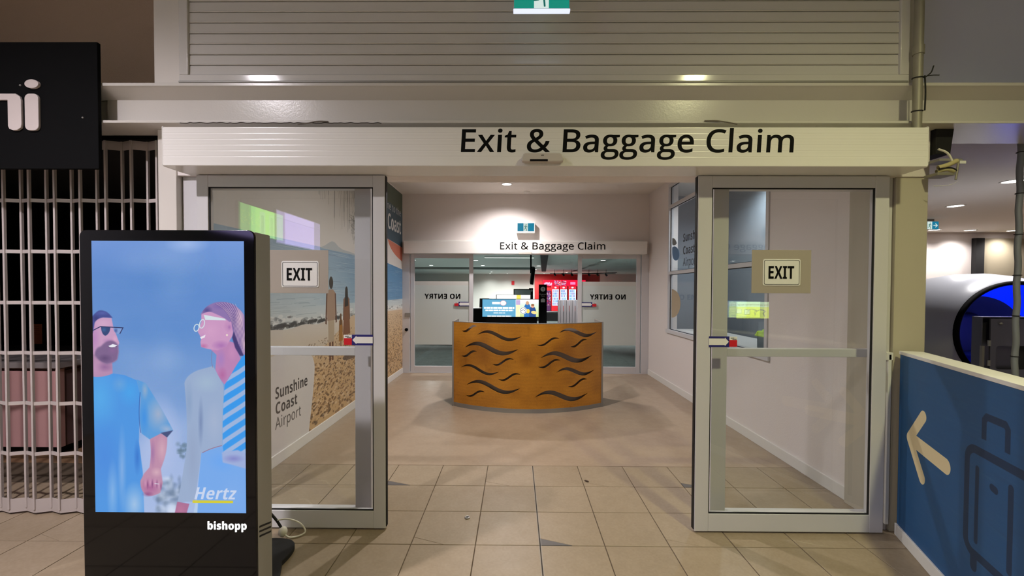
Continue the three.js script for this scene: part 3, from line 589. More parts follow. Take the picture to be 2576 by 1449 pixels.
  c.strokeStyle = '#2a3263'; c.lineWidth = 2.2; c.beginPath(); c.moveTo(228, 832); c.lineTo(251, 820); c.lineTo(308, 823); c.lineTo(300, 838); c.stroke();
  // woman: sleeve, top, skirt
  P([[464, 962], [468, 940, 500, 928], [536, 918], [545, 932], [562, 964], [566, 1000], [568, 1118], [540, 1126, 508, 1138], [500, 1200, 492, 1262], [448, 1264], [462, 1190, 470, 1130], [474, 1060, 464, 962]], '#9bb0d2', [[520, 960, 40, 30, '166,190,214', 0.8], [486, 1150, 20, 100, '148,166,200', 0.8], [506, 1060, 8, 70, '112,134,178', 0.8], [540, 1060, 26, 60, '168,184,214', 0.8], [476, 1010, 12, 60, '130,158,196', 0.6]]);
  P([[508, 1138], [540, 1126, 560, 1120], [626, 1130], [626, 1296], [494, 1296], [500, 1220]], '#76acf0', [[560, 1160, 40, 30, '104,168,246', 0.8], [590, 1240, 40, 50, '128,176,240', 0.7]]);
  P([[494, 1262], [500, 1264], [498, 1296], [488, 1296]], '#b7d0f0'); P([[447, 1263], [478, 1268], [470, 1296], [440, 1296]], '#b07098', [[456, 1284, 14, 16, '190,124,160', 0.7]]);
  c.strokeStyle = 'rgba(150,110,140,0.8)'; c.lineWidth = 2; c.beginPath(); c.moveTo(510, 1138); c.quadraticCurveTo(530, 1126, 560, 1119); c.stroke();
  // neck, face, hair
  P([[530, 876], [545, 890], [542, 926], [552, 950, 566, 965], [590, 930, 606, 900], [592, 860], [560, 850]], '#be86b8', [[556, 900, 14, 30, '160,128,200', 0.7], [560, 940, 14, 22, '180,96,156', 0.7], [584, 884, 14, 26, '206,146,190', 0.7]]);
  P([[506, 786], [520, 768, 560, 770], [590, 800], [586, 840], [570, 868], [548, 878], [520, 876, 506, 870], [504, 858], [506, 850], [502, 840], [497, 832], [500, 822], [506, 808]], '#cf9bc6', [[530, 830, 26, 26, '216,164,204', 0.8], [512, 868, 14, 8, '188,104,160', 0.8], [556, 866, 26, 14, '160,100,176', 0.7], [510, 842, 8, 8, '196,140,196', 0.7], [576, 818, 14, 16, '186,130,184', 0.8]]);
  P([[504, 790], [516, 762, 548, 757], [590, 752, 614, 790], [622, 850, 620, 896], [606, 888, 596, 862], [588, 836, 580, 810], [566, 796, 540, 786], [524, 776, 504, 790]], '#8f76b0', [[560, 768, 30, 10, '120,96,168', 0.8], [520, 778, 16, 12, '70,64,130', 0.8], [604, 800, 14, 50, '218,184,204', 0.95], [614, 860, 8, 40, '226,196,210', 0.9], [588, 800, 8, 30, '92,76,140', 0.6]], 1.4);
  for (let i = 0; i < 16; i++) { c.strokeStyle = i % 2 ? 'rgba(236,206,214,0.5)' : 'rgba(96,72,128,0.45)'; c.lineWidth = 1.2; c.beginPath(); c.moveTo(540 + i * 3.4, 758 + Math.abs(i - 8) * 0.5); c.quadraticCurveTo(586 + i * 2, 780 + i * 2, 592 + i * 1.9, 850 + i * 2.4); c.stroke(); }
  P([[588, 830], [600, 862], [614, 892], [604, 892], [592, 872], [584, 846]], '#453a72', [], 1.6);
  P([[570, 808], [582, 806], [584, 824], [572, 832]], '#c893c2', [[577, 820, 6, 8, '160,104,170', 0.7]]);
  P([[512, 789], [566, 799], [568, 803], [516, 802]], '#d7e6ec', [], 0.6); c.strokeStyle = '#d5e2ec'; c.lineWidth = 2.4; c.beginPath(); c.ellipse(508, 812, 6, 11, 0.25, 0, 6.3); c.stroke(); c.beginPath(); c.ellipse(494, 822, 6, 9, 0.3, 0, 6.3); c.stroke();
  P([[503, 846], [517, 839], [515, 846], [506, 850]], '#f0eaf4', [], 0.6); c.fillStyle = '#f2ddd2'; c.beginPath(); c.arc(571, 840, 2.6, 0, 6.3); c.fill(); c.strokeStyle = 'rgba(140,110,140,0.8)'; c.lineWidth = 1.2; c.beginPath(); c.moveTo(534, 880); c.quadraticCurveTo(530, 905, 536, 922); c.stroke();
  // striped wrap
  const wrap = [[614, 890], [596, 912, 584, 936], [566, 965], [560, 1040, 562, 1120], [566, 1150], [626, 1160], [626, 886]];
  P(wrap, '#359bf0'); c.save(); path(wrap); c.clip(); soft(1.2);
  c.strokeStyle = '#9fb8e2'; c.lineWidth = 11; for (let i = 0; i < 9; i++) { c.beginPath(); c.moveTo(552, 966 + i * 31); c.bezierCurveTo(572, 946 + i * 31, 590, 944 + i * 30, 630, 912 + i * 30.5); c.stroke(); } soft(0); c.restore();
  P([[560, 1136], [600, 1130], [622, 1140], [622, 1178], [590, 1168, 562, 1162]], '#9fb2e0', [[590, 1152, 30, 12, '120,120,196', 0.7]], 2);
  // wordmark and bar
  c.fillStyle = '#ccdaf5'; c.font = 'italic bold 42px sans-serif'; const w = c.measureText('Hertz').width; c.save(); c.translate(487, 1256); c.scale(107 / w, 1); c.fillText('Hertz', 0, 0); c.restore();
  c.fillStyle = '#d8cf3a'; c.fillRect(486, 1259, 103, 6.5);
}
{
  const t = thing('advertising_totem', 'tall black digital advertising totem showing a smiling couple on a blue screen', 'totem', [-1.56, 0, 2.0]);
  part(t, 'body', B(-1.945, -1.168, 0.03, 1.832, 1.915, 2.035, 0.006), M.silver, 'silver metal body');
  const fgl = part(t, 'front_glass', prism(roundRect(-1.95, -1.165, 0.03, 1.838, 0.03, 6), 1.903, 1.917, [], 0.002), M.blackGloss, 'black glossy front');
  const w = 0.684, h = 1.222, g = new THREE.PlaneGeometry(w, h); g.translate(-1.552, 1.178, -1.9015);
  part(fgl, 'screen', g, emis(canvasTex(724, Math.round(724 * h / w), paintAd), 0.92), 'lit screen with a smiling couple');
  part(fgl, 'maker_lettering', letters('bishopp', fontB, -1.385, 0.492, 1.9028, 0.034, 0.176, 0.002, 0), new THREE.MeshStandardMaterial({ color: 0xffffff, emissive: 0xffffff, emissiveIntensity: 1.3 }), 'glowing white lettering bishopp');
  for (let i = 0; i < 3; i++) { const v = new RoundedBoxGeometry(0.002, 0.008, 0.095, 2, 0.0009); v.rotateX(-0.30 + 0.0); v.translate(-1.1665, 0.476 - i * 0.022, -1.975); part(t, 'vent_slot', v, M.rubber, 'slanted black vent slot'); }
  const fp = new THREE.Shape(); fp.moveTo(-2.06, 1.62); fp.lineTo(-1.16, 1.62); fp.bezierCurveTo(-1.06, 1.75, -1.2, 2.1, -1.33, 2.4); fp.bezierCurveTo(-1.30, 2.62, -1.40, 2.62, -1.50, 2.62); fp.lineTo(-1.72, 2.62); fp.bezierCurveTo(-1.85, 2.6, -1.9, 2.4, -1.95, 2.2); fp.bezierCurveTo(-2.1, 2.0, -2.1, 1.8, -2.06, 1.62);
  const fg = new THREE.ExtrudeGeometry(fp, { depth: 0.022, bevelEnabled: true, bevelSize: 0.006, bevelThickness: 0.004, bevelSegments: 2, curveSegments: 24 }); fg.rotateX(-Math.PI / 2); fg.translate(0, 0.004, 0);
  part(t, 'foot_plate', fg, M.blackMatt, 'black curved foot plate');
  const l = new THREE.RectAreaLight(new THREE.Color().setRGB(0.35, 0.55, 0.9), 0.35, w, h); l.position.set(-1.552 + 1.56, 1.178, -1.9 + 2.0 + 0.004); l.rotation.set(0, Math.PI, 0); t.add(l);
}
{
  const t = thing('power_lead', 'white power lead with round plug behind the totem', 'power lead', [-1.45, 0, 2.66]);
  part(t, 'cord', tube([[-1.5, 0.12, 2.66], [-1.44, 0.125, 2.67], [-1.37, 0.08, 2.70], [-1.345, 0.02, 2.71], [-1.37, 0.008, 2.69], [-1.42, 0.01, 2.665], [-1.45, 0.03, 2.66]], 0.005, 60), M.cableWhite);
  const g = new THREE.SphereGeometry(0.028, 20, 14); g.scale(0.95, 1.15, 0.95); g.translate(-1.465, 0.045, -2.668); part(t, 'plug', g, M.cableWhite, 'rounded white plug');
  part(t, 'inlet_cable', tube([[-1.56, 0.2, 2.65], [-1.5, 0.12, 2.66], [-1.475, 0.07, 2.668]], 0.008, 20), M.rubber, 'black inlet cable');
}

// ───────── closed shop: grille, sign, counter ─────────
{
  const t = thing('folding_grille', 'pale metal folding grille closed across the dark shop front', 'grille', [-3.5, 0, 2.94]);
  const barG = new THREE.BoxGeometry(0.013, 2.6, 0.016); const p = 0.177, N = 12;
  const rungs = [2.179, 1.829, 1.476, 1.128, 0.777, 0.426];
  const fx = i => -2.45 - i * p, df = 2.922, db = 2.951;
  const span = (name, xa, da, xb, dbb, y, h, th, label) => { const dx = xb - xa, dz = -(dbb - da), L = Math.hypot(dx, dz); const g = new THREE.BoxGeometry(L, h, th); g.rotateY(-Math.atan2(dz, dx)); g.translate((xa + xb) / 2, y, -(da + dbb) / 2); part(t, name, g, M.grille, label); };
  for (let i = 0; i <= N; i++) {
    part(t, 'bar', barG.clone().translate(fx(i), 1.34, -df), M.grille);
    if (i === N) break;
    const xb = fx(i) - p / 2;
    part(t, 'bar', barG.clone().translate(xb, 1.34, -db), M.grille);
    for (const y of rungs) { span('rung', fx(i), df, xb, db, y, 0.024, 0.005); span('rung', xb, db, fx(i + 1), df, y, 0.024, 0.005); }
    for (const [nm, y, h] of [['kick_plate', 0.062, 0.095], ['head_plate', 2.575, 0.10]]) { span(nm, fx(i), df, xb, db, y, h, 0.004); span(nm, xb, db, fx(i + 1), df, y, h, 0.004); }
  }
  part(t, 'top_track', B(-4.58, -2.34, 2.585, 2.61, 2.90, 2.98), M.black, 'dark top track');
}
{
  const t = thing('shop_sign', 'black hanging shop sign with white rounded letters ni', 'sign', [-3.5, 2.31, 2.65]);
  part(t, 'panel', B(-4.57, -2.588, 2.318, 3.096, 2.652, 2.676, 0.003), M.black, 'black panel');
  const lett = mat(S(206, 194, 190), 0.45);
  const pill = (x0, x1, y0, y1, r) => prism(roundRect(x0, x1, y0, y1, r, 8), 2.637, 2.652, [], 0.003);
  part(t, 'letter_i_stem', pill(-3.03, -2.945, 2.549, 2.774, 0.03), lett, 'white stem of the letter i');
  const dot = new THREE.CylinderGeometry(0.043, 0.043, 0.015, 28); dot.rotateX(Math.PI / 2); dot.scale(1, 0.62, 1); dot.translate(-2.985, 2.834, -2.645); part(t, 'letter_i_dot', dot, lett, 'white dot of the letter i');
  // the letter n: two legs joined by a flat shoulder
  part(t, 'letter_n', prism([[-3.38, 2.549], [-3.28, 2.549], [-3.28, 2.735], [-3.136, 2.735], [-3.136, 2.575], [-3.128, 2.558], [-3.103, 2.549], [-3.078, 2.551], [-3.056, 2.566], [-3.052, 2.585], [-3.052, 2.73], [-3.06, 2.756], [-3.086, 2.774], [-3.38, 2.774]], 2.637, 2.652, [], 0.003), lett, 'white letter n');
  for (const [x, y] of [[-2.683, 2.632], [-3.07, 2.83]]) { const s = new THREE.SphereGeometry(0.006, 10, 8); s.translate(x, y, -2.652); part(t, 'screw', s, M.silver); }
}
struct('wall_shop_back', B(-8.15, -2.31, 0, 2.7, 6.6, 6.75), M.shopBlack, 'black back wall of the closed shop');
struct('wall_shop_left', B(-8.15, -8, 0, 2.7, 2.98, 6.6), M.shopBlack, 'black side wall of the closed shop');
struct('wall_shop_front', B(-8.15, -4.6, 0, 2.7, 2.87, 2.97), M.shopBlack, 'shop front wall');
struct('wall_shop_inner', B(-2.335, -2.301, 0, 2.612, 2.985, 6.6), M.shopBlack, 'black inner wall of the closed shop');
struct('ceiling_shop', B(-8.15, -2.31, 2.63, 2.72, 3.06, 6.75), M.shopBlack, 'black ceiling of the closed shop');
{
  const t = thing('shop_counter', 'pink fronted shop counter with grey slab top behind grille', 'counter', [-5.2, 0, 4.4]);
  part(t, 'front_panel', B(-6.4, -4.30, 0.085, 0.80, 3.96, 4.0), mat(S(232, 178, 176), 0.35), 'glossy pink front panel');
  part(t, 'corner_post', B(-4.30, -4.26, 0.085, 0.82, 3.955, 4.0), mat(S(206, 160, 150), 0.4));
  part(t, 'side_panel', B(-4.30, -4.27, 0.085, 0.80, 4.0, 5.1), mat(S(118, 92, 90), 0.5), 'brown side panel');
  part(t, 'neck', B(-6.36, -4.31, 0.80, 0.83, 4.02, 5.06), mat(S(206, 160, 150), 0.4));
  part(t, 'top', B(-6.42, -4.24, 0.83, 0.885, 3.93, 5.12, 0.004), mat(S(170, 160, 158), 0.4), 'grey slab top');
  part(t, 'plinth', B(-6.3, -4.36, 0, 0.085, 4.03, 5.0), M.shopBlack);
}
{
  const t = thing('paper_notice', 'small orange paper notice on a dark stand behind grille', 'notice', [-5.36, 0.887, 4.75]);
  part(t, 'sheet', B(-5.42, -5.305, 0.95, 1.175, 4.75, 4.752), mat(S(206, 120, 78), 0.7, {}), 'orange printed sheet');
  for (let i = 0; i < 5; i++) part(t, 'text_line', B(-5.405, -5.325 - rnd() * 0.02, 1.14 - i * 0.02, 1.144 - i * 0.02, 4.7492, 4.7498), mat(S(120, 60, 36), 0.7));
  part(t, 'stand', B(-5.42, -5.305, 0.887, 0.95, 4.75, 4.79), M.shopBlack);
}

// ───────── conduit and loose cables at the header end ─────────
{
  const t = thing('conduit', 'grey vertical conduit with black cable ties beside the louvre panel', 'conduit', [2.43, 2.56, 2.63]);
  part(t, 'pipe', cyl(2.43, 2.557, CH, 2.645, 0.024, 0.024, 18), M.galv);
  part(t, 'coupling', cyl(2.43, 3.01, 3.06, 2.645, 0.029, 0.029, 18), M.galv);
  for (const y of [2.87, 2.67]) { const g = new THREE.TorusGeometry(0.026, 0.0035, 6, 24); g.rotateX(Math.PI / 2 + 0.15); g.translate(2.43, y, -2.645); part(t, 'cable_tie', g, M.rubber, 'black cable tie'); }
  part(t, 'tie_tail', tube([[2.455, 2.865, 2.62], [2.475, 2.885, 2.61], [2.49, 2.925, 2.61]], 0.0035, 12), M.rubber); part(t, 'tie_tail', tube([[2.46, 2.87, 2.62], [2.49, 2.872, 2.615], [2.525, 2.87, 2.61]], 0.0025, 12), M.rubber);
  part(t, 'cable', tube([[2.462, 2.88, 2.635], [2.462, 2.78, 2.628], [2.464, 2.67, 2.632]], 0.004, 16), M.rubber, 'thin black cable along the conduit');
}
{
  const t = thing('loose_bracket', 'broken metal bracket with loose cables at end of front header', 'bracket', [2.67, 2.3, 2.72]);
  part(t, 'bracket', B(2.615, 2.757, 2.385, 2.40, 2.69, 2.79, 0.002), M.silver); part(t, 'bracket', B(2.615, 2.722, 2.30, 2.318, 2.70, 2.79, 0.002), M.galv);
  part(t, 'torn_sleeve', tube([[2.617, 2.345, 2.70], [2.662, 2.358, 2.69], [2.722, 2.385, 2.69]], 0.014, 20), mat(S(190, 178, 130), 0.7), 'torn cream sleeve'); part(t, 'torn_sleeve', tube([[2.617, 2.325, 2.71], [2.672, 2.335, 2.70], [2.717, 2.325, 2.70]], 0.012, 20), mat(S(176, 168, 120), 0.7));
  part(t, 'white_cable', tube([[2.615, 2.46, 2.70], [2.652, 2.44, 2.69], [2.677, 2.415, 2.69], [2.692, 2.385, 2.69]], 0.006, 24), M.cableWhite, 'white cable');
  part(t, 'hanging_strip', tube([[2.732, 2.385, 2.69], [2.727, 2.34, 2.69], [2.717, 2.27, 2.69]], 0.006, 16), M.galv); part(t, 'clear_tag', B(2.722, 2.777, 2.368, 2.386, 2.688, 2.691), M.white);
  part(t, 'black_cable', tube([[2.615, 2.335, 2.69], [2.652, 2.342, 2.688], [2.702, 2.338, 2.69], [2.722, 2.325, 2.69]], 0.005, 20), M.rubber);
  part(t, 'thin_wire', tube([[2.612, 2.238, 2.72], [2.642, 2.234, 2.70], [2.692, 2.24, 2.69], [2.732, 2.262, 2.69]], 0.0015, 20), M.cableWhite);
}

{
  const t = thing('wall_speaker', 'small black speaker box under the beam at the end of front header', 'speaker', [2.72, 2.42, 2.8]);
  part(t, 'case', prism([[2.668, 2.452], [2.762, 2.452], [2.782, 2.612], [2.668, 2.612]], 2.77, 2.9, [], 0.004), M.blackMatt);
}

// ───────── low blue partition with arrow and suitcase ─────────
{
  const q = 0.95, t = thing('low_partition', 'low blue partition printed with cream arrow and suitcase outline, white capping', 'partition', [2.56 * q, 0, 2.80 * q]);
  t.rotation.y = Math.atan2(-(-0.3659) * 0 + 0.9307 * -1, -0.3659);
  const Y = y => 1.577 - (1.577 - y) * q, U = u => u * q, u0 = U(-0.13), u1 = 1.5, top = 1.19;
  raw(t, 'core', uvm(new THREE.BoxGeometry(u1 - u0, top - 0.02, 0.1).translate((u0 + u1) / 2, (top - 0.02) / 2, -0.052)), M.post);
  raw(t, 'capping', new RoundedBoxGeometry(u1 - u0, 0.022, 0.122, 2, 0.003).translate((u0 + u1) / 2, top - 0.006, -0.054), M.white, 'white capping');
  raw(t, 'skirting', new RoundedBoxGeometry(u1 - u0, 0.075, 0.012, 2, 0.002).translate((u0 + u1) / 2, 0.0385, 0.006), M.white, 'white skirting');
  const tex = canvasTex(1536, Math.round(1536 * (top - 0.09) / (u1 - u0)), (c, W, H) => {
    const k = W / (u1 - u0), X = u => (U(u) - u0) * k, V = y => H - (Y(y) - 0.075) * k;
    c.fillStyle = '#20578c'; c.fillRect(0, 0, W, H);
    for (let i = 0; i < 500; i++) { c.fillStyle = rnd() < 0.5 ? 'rgba(255,255,255,0.012)' : 'rgba(0,0,30,0.012)'; c.fillRect(rnd() * W, rnd() * H, 40 + rnd() * 160, 4 + rnd() * 12); }
    c.lineCap = 'round'; c.lineJoin = 'round';
    const ln = (pts, w, col) => { c.strokeStyle = col; c.lineWidth = w * k; c.beginPath(); pts.forEach((p, i) => i ? c.lineTo(X(p[0]), V(p[1])) : c.moveTo(X(p[0]), V(p[1]))); c.stroke(); };
    ln([[0.185, 0.815], [0.02, 0.632], [0.185, 0.435]], 0.07, '#e9d8ae'); ln([[0.05, 0.632], [0.44, 0.606]], 0.085, '#e9d8ae');
    const dk = '#123358';
    c.lineCap = 'butt'; ln([[0.757, 0.86], [0.757, 0.955], [0.775, 0.975], [0.905, 0.975], [0.922, 0.955], [0.922, 0.85]], 0.034, dk);
    c.strokeStyle = dk; c.lineWidth = 0.04 * k; const r = 0.06 * k, a = X(0.63), b = X(1.09), e = V(0.79), f = V(0.265);
    c.beginPath(); c.moveTo(a + r, e); c.arcTo(b, e, b, f, r); c.arcTo(b, f, a, f, r); c.arcTo(a, f, a, e, r); c.arcTo(a, e, b, e, r); c.closePath(); c.stroke();
    c.lineCap = 'round'; ln([[0.713, 0.70], [0.713, 0.335]], 0.028, dk); ln([[0.951, 0.70], [0.951, 0.325]], 0.034, dk); ln([[0.825, 0.652], [0.85, 0.648]], 0.034, dk); ln([[0.70, 0.24], [0.70, 0.2]], 0.05, dk); ln([[1.0, 0.24], [1.0, 0.2]], 0.05, dk);
  });
  const pg = new THREE.BoxGeometry(u1 - u0, top - 0.093, 0.002); pg.translate((u0 + u1) / 2, 0.075 + (top - 0.093) / 2, -0.001);
  raw(t, 'printed_panel', pg, mat(new THREE.Color(1, 1, 1), 0.5, { map: tex }), 'blue print with a cream arrow and a dark suitcase outline');
}

// ───────── side hall on the right ─────────
struct('ceiling_side_hall', B(2.66, 15, 3.0, 3.1, 3.1, 4.1), M.ceiling, 'white ceiling strip of the side hall by the beam'); struct('ceiling_side_hall', B(3.81, 15, 3.0, 3.1, 4.1, 10.6), M.ceiling, 'white ceiling of the side hall');
struct('wall_side_far', B(4.3, 15, 0, 3.0, 10.45, 10.6), M.wall, 'white far wall of the side hall');
struct('wall_side_right', B(14.85, 15, 0, 3.0, 2.95, 10.45), M.wall, 'end wall of the side hall');
struct('wall_side_front', B(7.05, 15, 0, 3.0, 2.95, 3.1), M.wall, 'front wall of the side hall');
struct('floor_side_hall', B(4.3, 15, -0.12, -0.002, 8.26, 10.6), M.vinyl);
const sideGroup = 'downlights in the side hall ceiling';
for (const [x, d, lab] of [[10.496, 10.04, 'ceiling downlight washing the bare wall beside the framed poster'], [9.628, 9.99, 'ceiling downlight just behind the small hanging arrow sign'], [11.532, 10.086, 'ceiling downlight above the framed poster']]) downlight(lab, sideGroup, [x, 2.998, d], 0.1, { i: 8, c: LAMP.side.c }, { glow: 9, angle: 1.25, pen: 0.6 });
downlight('ceiling downlight over the white pod', undefined, [7.289, 2.998, 7.21], 0.1, LAMP.side, { glow: 9, angle: 1.3, pen: 0.6 });
downlight('ceiling downlight beside the dark hanging pole', undefined, [6.385, 2.998, 5.6], 0.1, LAMP.side, { glow: 9, angle: 1.3, pen: 0.6 });
{
  const t = thing('wall_poster', 'large framed food poster on white wall above the pod', 'poster', [12.2, 1.3, 10.42]);
  part(t, 'frame', B(10.97, 11.17, 1.25, 2.86, 10.34, 10.45, 0.004), M.blackMatt, 'dark upright frame edge');
  const tex = canvasTex(512, 400, (c, W, H) => {
    c.fillStyle = '#a89e88'; c.fillRect(0, 0, W, H);
    for (let i = 0; i < 700; i++) { const a = rnd() * 6.28, r = Math.sqrt(rnd()) * 110, col = ['#c9a878', '#ddd0b2', '#b99d78', '#e6dcc4', '#a98b6a'][Math.floor(rnd() * 5)]; c.globalAlpha = 0.35; c.fillStyle = col; c.beginPath(); c.ellipse(215 + Math.cos(a) * r * 1.4, 150 + Math.sin(a) * r, 6 + rnd() * 22, 5 + rnd() * 14, rnd() * 3, 0, 6.3); c.fill(); }
    c.globalAlpha = 1; c.strokeStyle = 'rgba(120,110,95,0.5)'; c.lineWidth = 3; c.beginPath(); c.ellipse(160, 120, 110, 100, 0, 2, 4.6); c.stroke();
  });
  part(t, 'print', B(11.17, 13.6, 1.25, 2.855, 10.40, 10.45), mat(new THREE.Color(1, 1, 1), 0.4, { map: tex }), 'pale printed food picture');
}
{
  const t = thing('emergency_exit_sign', 'small lit green arrow sign hanging in the side hall', 'exit sign', [8.15, 2.79, 8.5]);
  part(t, 'housing', B(7.93, 8.28, 2.79, 2.955, 8.5, 8.54, 0.004), M.white); part(t, 'hanger', B(8.0, 8.2, 2.955, 3.0, 8.51, 8.53), M.silver);
  const g = new THREE.PlaneGeometry(0.34, 0.15); g.translate(8.105, 2.872, -8.498); part(t, 'face', g, emis(canvasTex(256, 112, paintExit('#1484a8', true)), 0.8), 'lit blue green face with arrow');
}
{
  const t = thing('hanging_pole', 'thin dark ribbed pole rising behind the low blue partition', 'pole', [3.70, 0, 3.2]);
  const pts = []; for (let i = 0; i <= 40; i++) pts.push([3.70 + 0.003 * Math.sin(i * 1.7), i * 0.075, 3.2 + 0.003 * Math.cos(i * 1.7)]);
  part(t, 'pole', tube(pts, 0.019, 120, 10), mat(S(150, 154, 168), 0.4, { metalness: 0.1 }));
  for (let i = 0; i < 7; i++) { const g = new THREE.TorusGeometry(0.022, 0.003, 6, 20); g.rotateX(Math.PI / 2); g.translate(3.70, 0.8 + i * 0.3, -3.2); part(t, 'tie', g, M.rubber); }
}
{
  // egg shaped pod: turned shell, round mouth with a black rim, blue lining
  const t = thing('white_pod', 'white egg shaped pod with glowing blue round opening and black rim', 'pod', [6.17, 0, 5.75]);
  const pod = new THREE.Group(); // orientation baked into the shapes: local +z is the mouth
  const place = (g) => { g.scale(1.14, 0.81, 1); g.rotateX(-0.04); g.rotateY(0.12); g.translate(0.12, 1.05, 0.35); return g; };
  const shell = new THREE.LatheGeometry([[0.80, 0.0], [0.84, -0.03], [0.92, -0.16], [0.97, -0.36], [0.98, -0.6], [0.94, -0.9], [0.82, -1.2], [0.6, -1.48], [0.3, -1.64], [0.0, -1.7]].map(p => new THREE.Vector2(...p)), 56);
  shell.rotateX(Math.PI / 2); raw(t, 'shell', place(shell), mat(S(184, 188, 197), 0.28, { side: THREE.DoubleSide }), 'white glossy shell');
  const rim = new THREE.TorusGeometry(0.79, 0.032, 12, 72); raw(t, 'rim', place(rim), M.black, 'black rubber rim');
  const lining = new THREE.LatheGeometry([[0.765, -0.01], [0.76, -0.12], [0.70, -0.3], [0.6, -0.42]].map(p => new THREE.Vector2(...p)), 48); lining.rotateX(Math.PI / 2);
  raw(t, 'light_ring', place(lining), new THREE.MeshStandardMaterial({ color: 0x111133, side: THREE.DoubleSide, emissive: new THREE.Color().setRGB(0.0, 0.015, 1), emissiveIntensity: 1.15 }), 'glowing blue lining');
  const inner = new THREE.LatheGeometry([[0.6, -0.42], [0.55, -0.6], [0.4, -0.85], [0, -0.95]].map(p => new THREE.Vector2(...p)), 40); inner.rotateX(Math.PI / 2); raw(t, 'inner_shell', place(inner), mat(S(70, 72, 84), 0.4, { side: THREE.DoubleSide }), 'dark grey inner shell');
  raw(t, 'seat', place(new RoundedBoxGeometry(0.8, 0.3, 0.7, 3, 0.08).translate(0, -0.5, -0.45)), mat(S(50, 50, 58), 0.6)); raw(t, 'seat_back', place(new RoundedBoxGeometry(0.7, 0.7, 0.2, 3, 0.08).translate(0, -0.05, -0.75)), mat(S(50, 50, 58), 0.6));
  raw(t, 'foot', new THREE.CylinderGeometry(0.5, 0.62, 0.3, 32).translate(-0.05, 0.15, 0), M.white);
  const l = new THREE.PointLight(new THREE.Color().setRGB(0.05, 0.1, 1), 0.5); l.position.set(0.1, 1.1, 0.2); l.castShadow = true; l.shadow.radius = 4; t.add(l);
}
{
  const t = thing('steel_cabinet', 'dark steel cabinet with hinged door in front of pod', 'cabinet', [5.35, 0, 4.8]);
  const cm = mat(S(104, 104, 116), 0.35, { metalness: 0.5 });
  part(t, 'back', B(4.98, 5.75, 0.3, 1.31, 4.71, 4.72), cm); part(t, 'side', B(4.98, 4.99, 0.3, 1.31, 4.62, 4.71), cm); part(t, 'side', B(5.74, 5.75, 0.3, 1.31, 4.62, 4.71), cm); part(t, 'top', B(4.99, 5.74, 1.30, 1.31, 4.62, 4.71), cm); part(t, 'bottom', B(4.99, 5.74, 0.3, 0.31, 4.62, 4.71), cm); part(t, 'apron', B(4.99, 5.74, 0.31, 0.615, 4.61, 4.62), cm);
  const dr = part(t, 'door', prism(rect(5.06, 5.74, 0.62, 1.29), 4.605, 4.62, [roundRect(5.12, 5.58, 0.75, 1.0, 0.03)]), mat(S(120, 120, 132), 0.32, { metalness: 0.5 }), 'steel door with an open hatch');
  for (const y of [1.03, 0.82]) { const g = new THREE.CylinderGeometry(0.016, 0.016, 0.06, 12); g.translate(5.04, y, -4.6); part(dr, 'hinge', g, M.steel, 'bright hinge'); }
  part(t, 'edge_strip', B(4.975, 5.0, 0.5, 1.0, 4.605, 4.63), M.silver); const k = new THREE.SphereGeometry(0.016, 12, 8); k.translate(5.16, 1.24, -4.6); part(t, 'bolt', k, M.steel);
  for (const [x, d] of [[5.01, 4.65], [5.72, 4.65], [5.01, 4.69], [5.72, 4.69]]) part(t, 'leg', cyl(x, 0, 0.3, d, 0.02), M.steel);
}

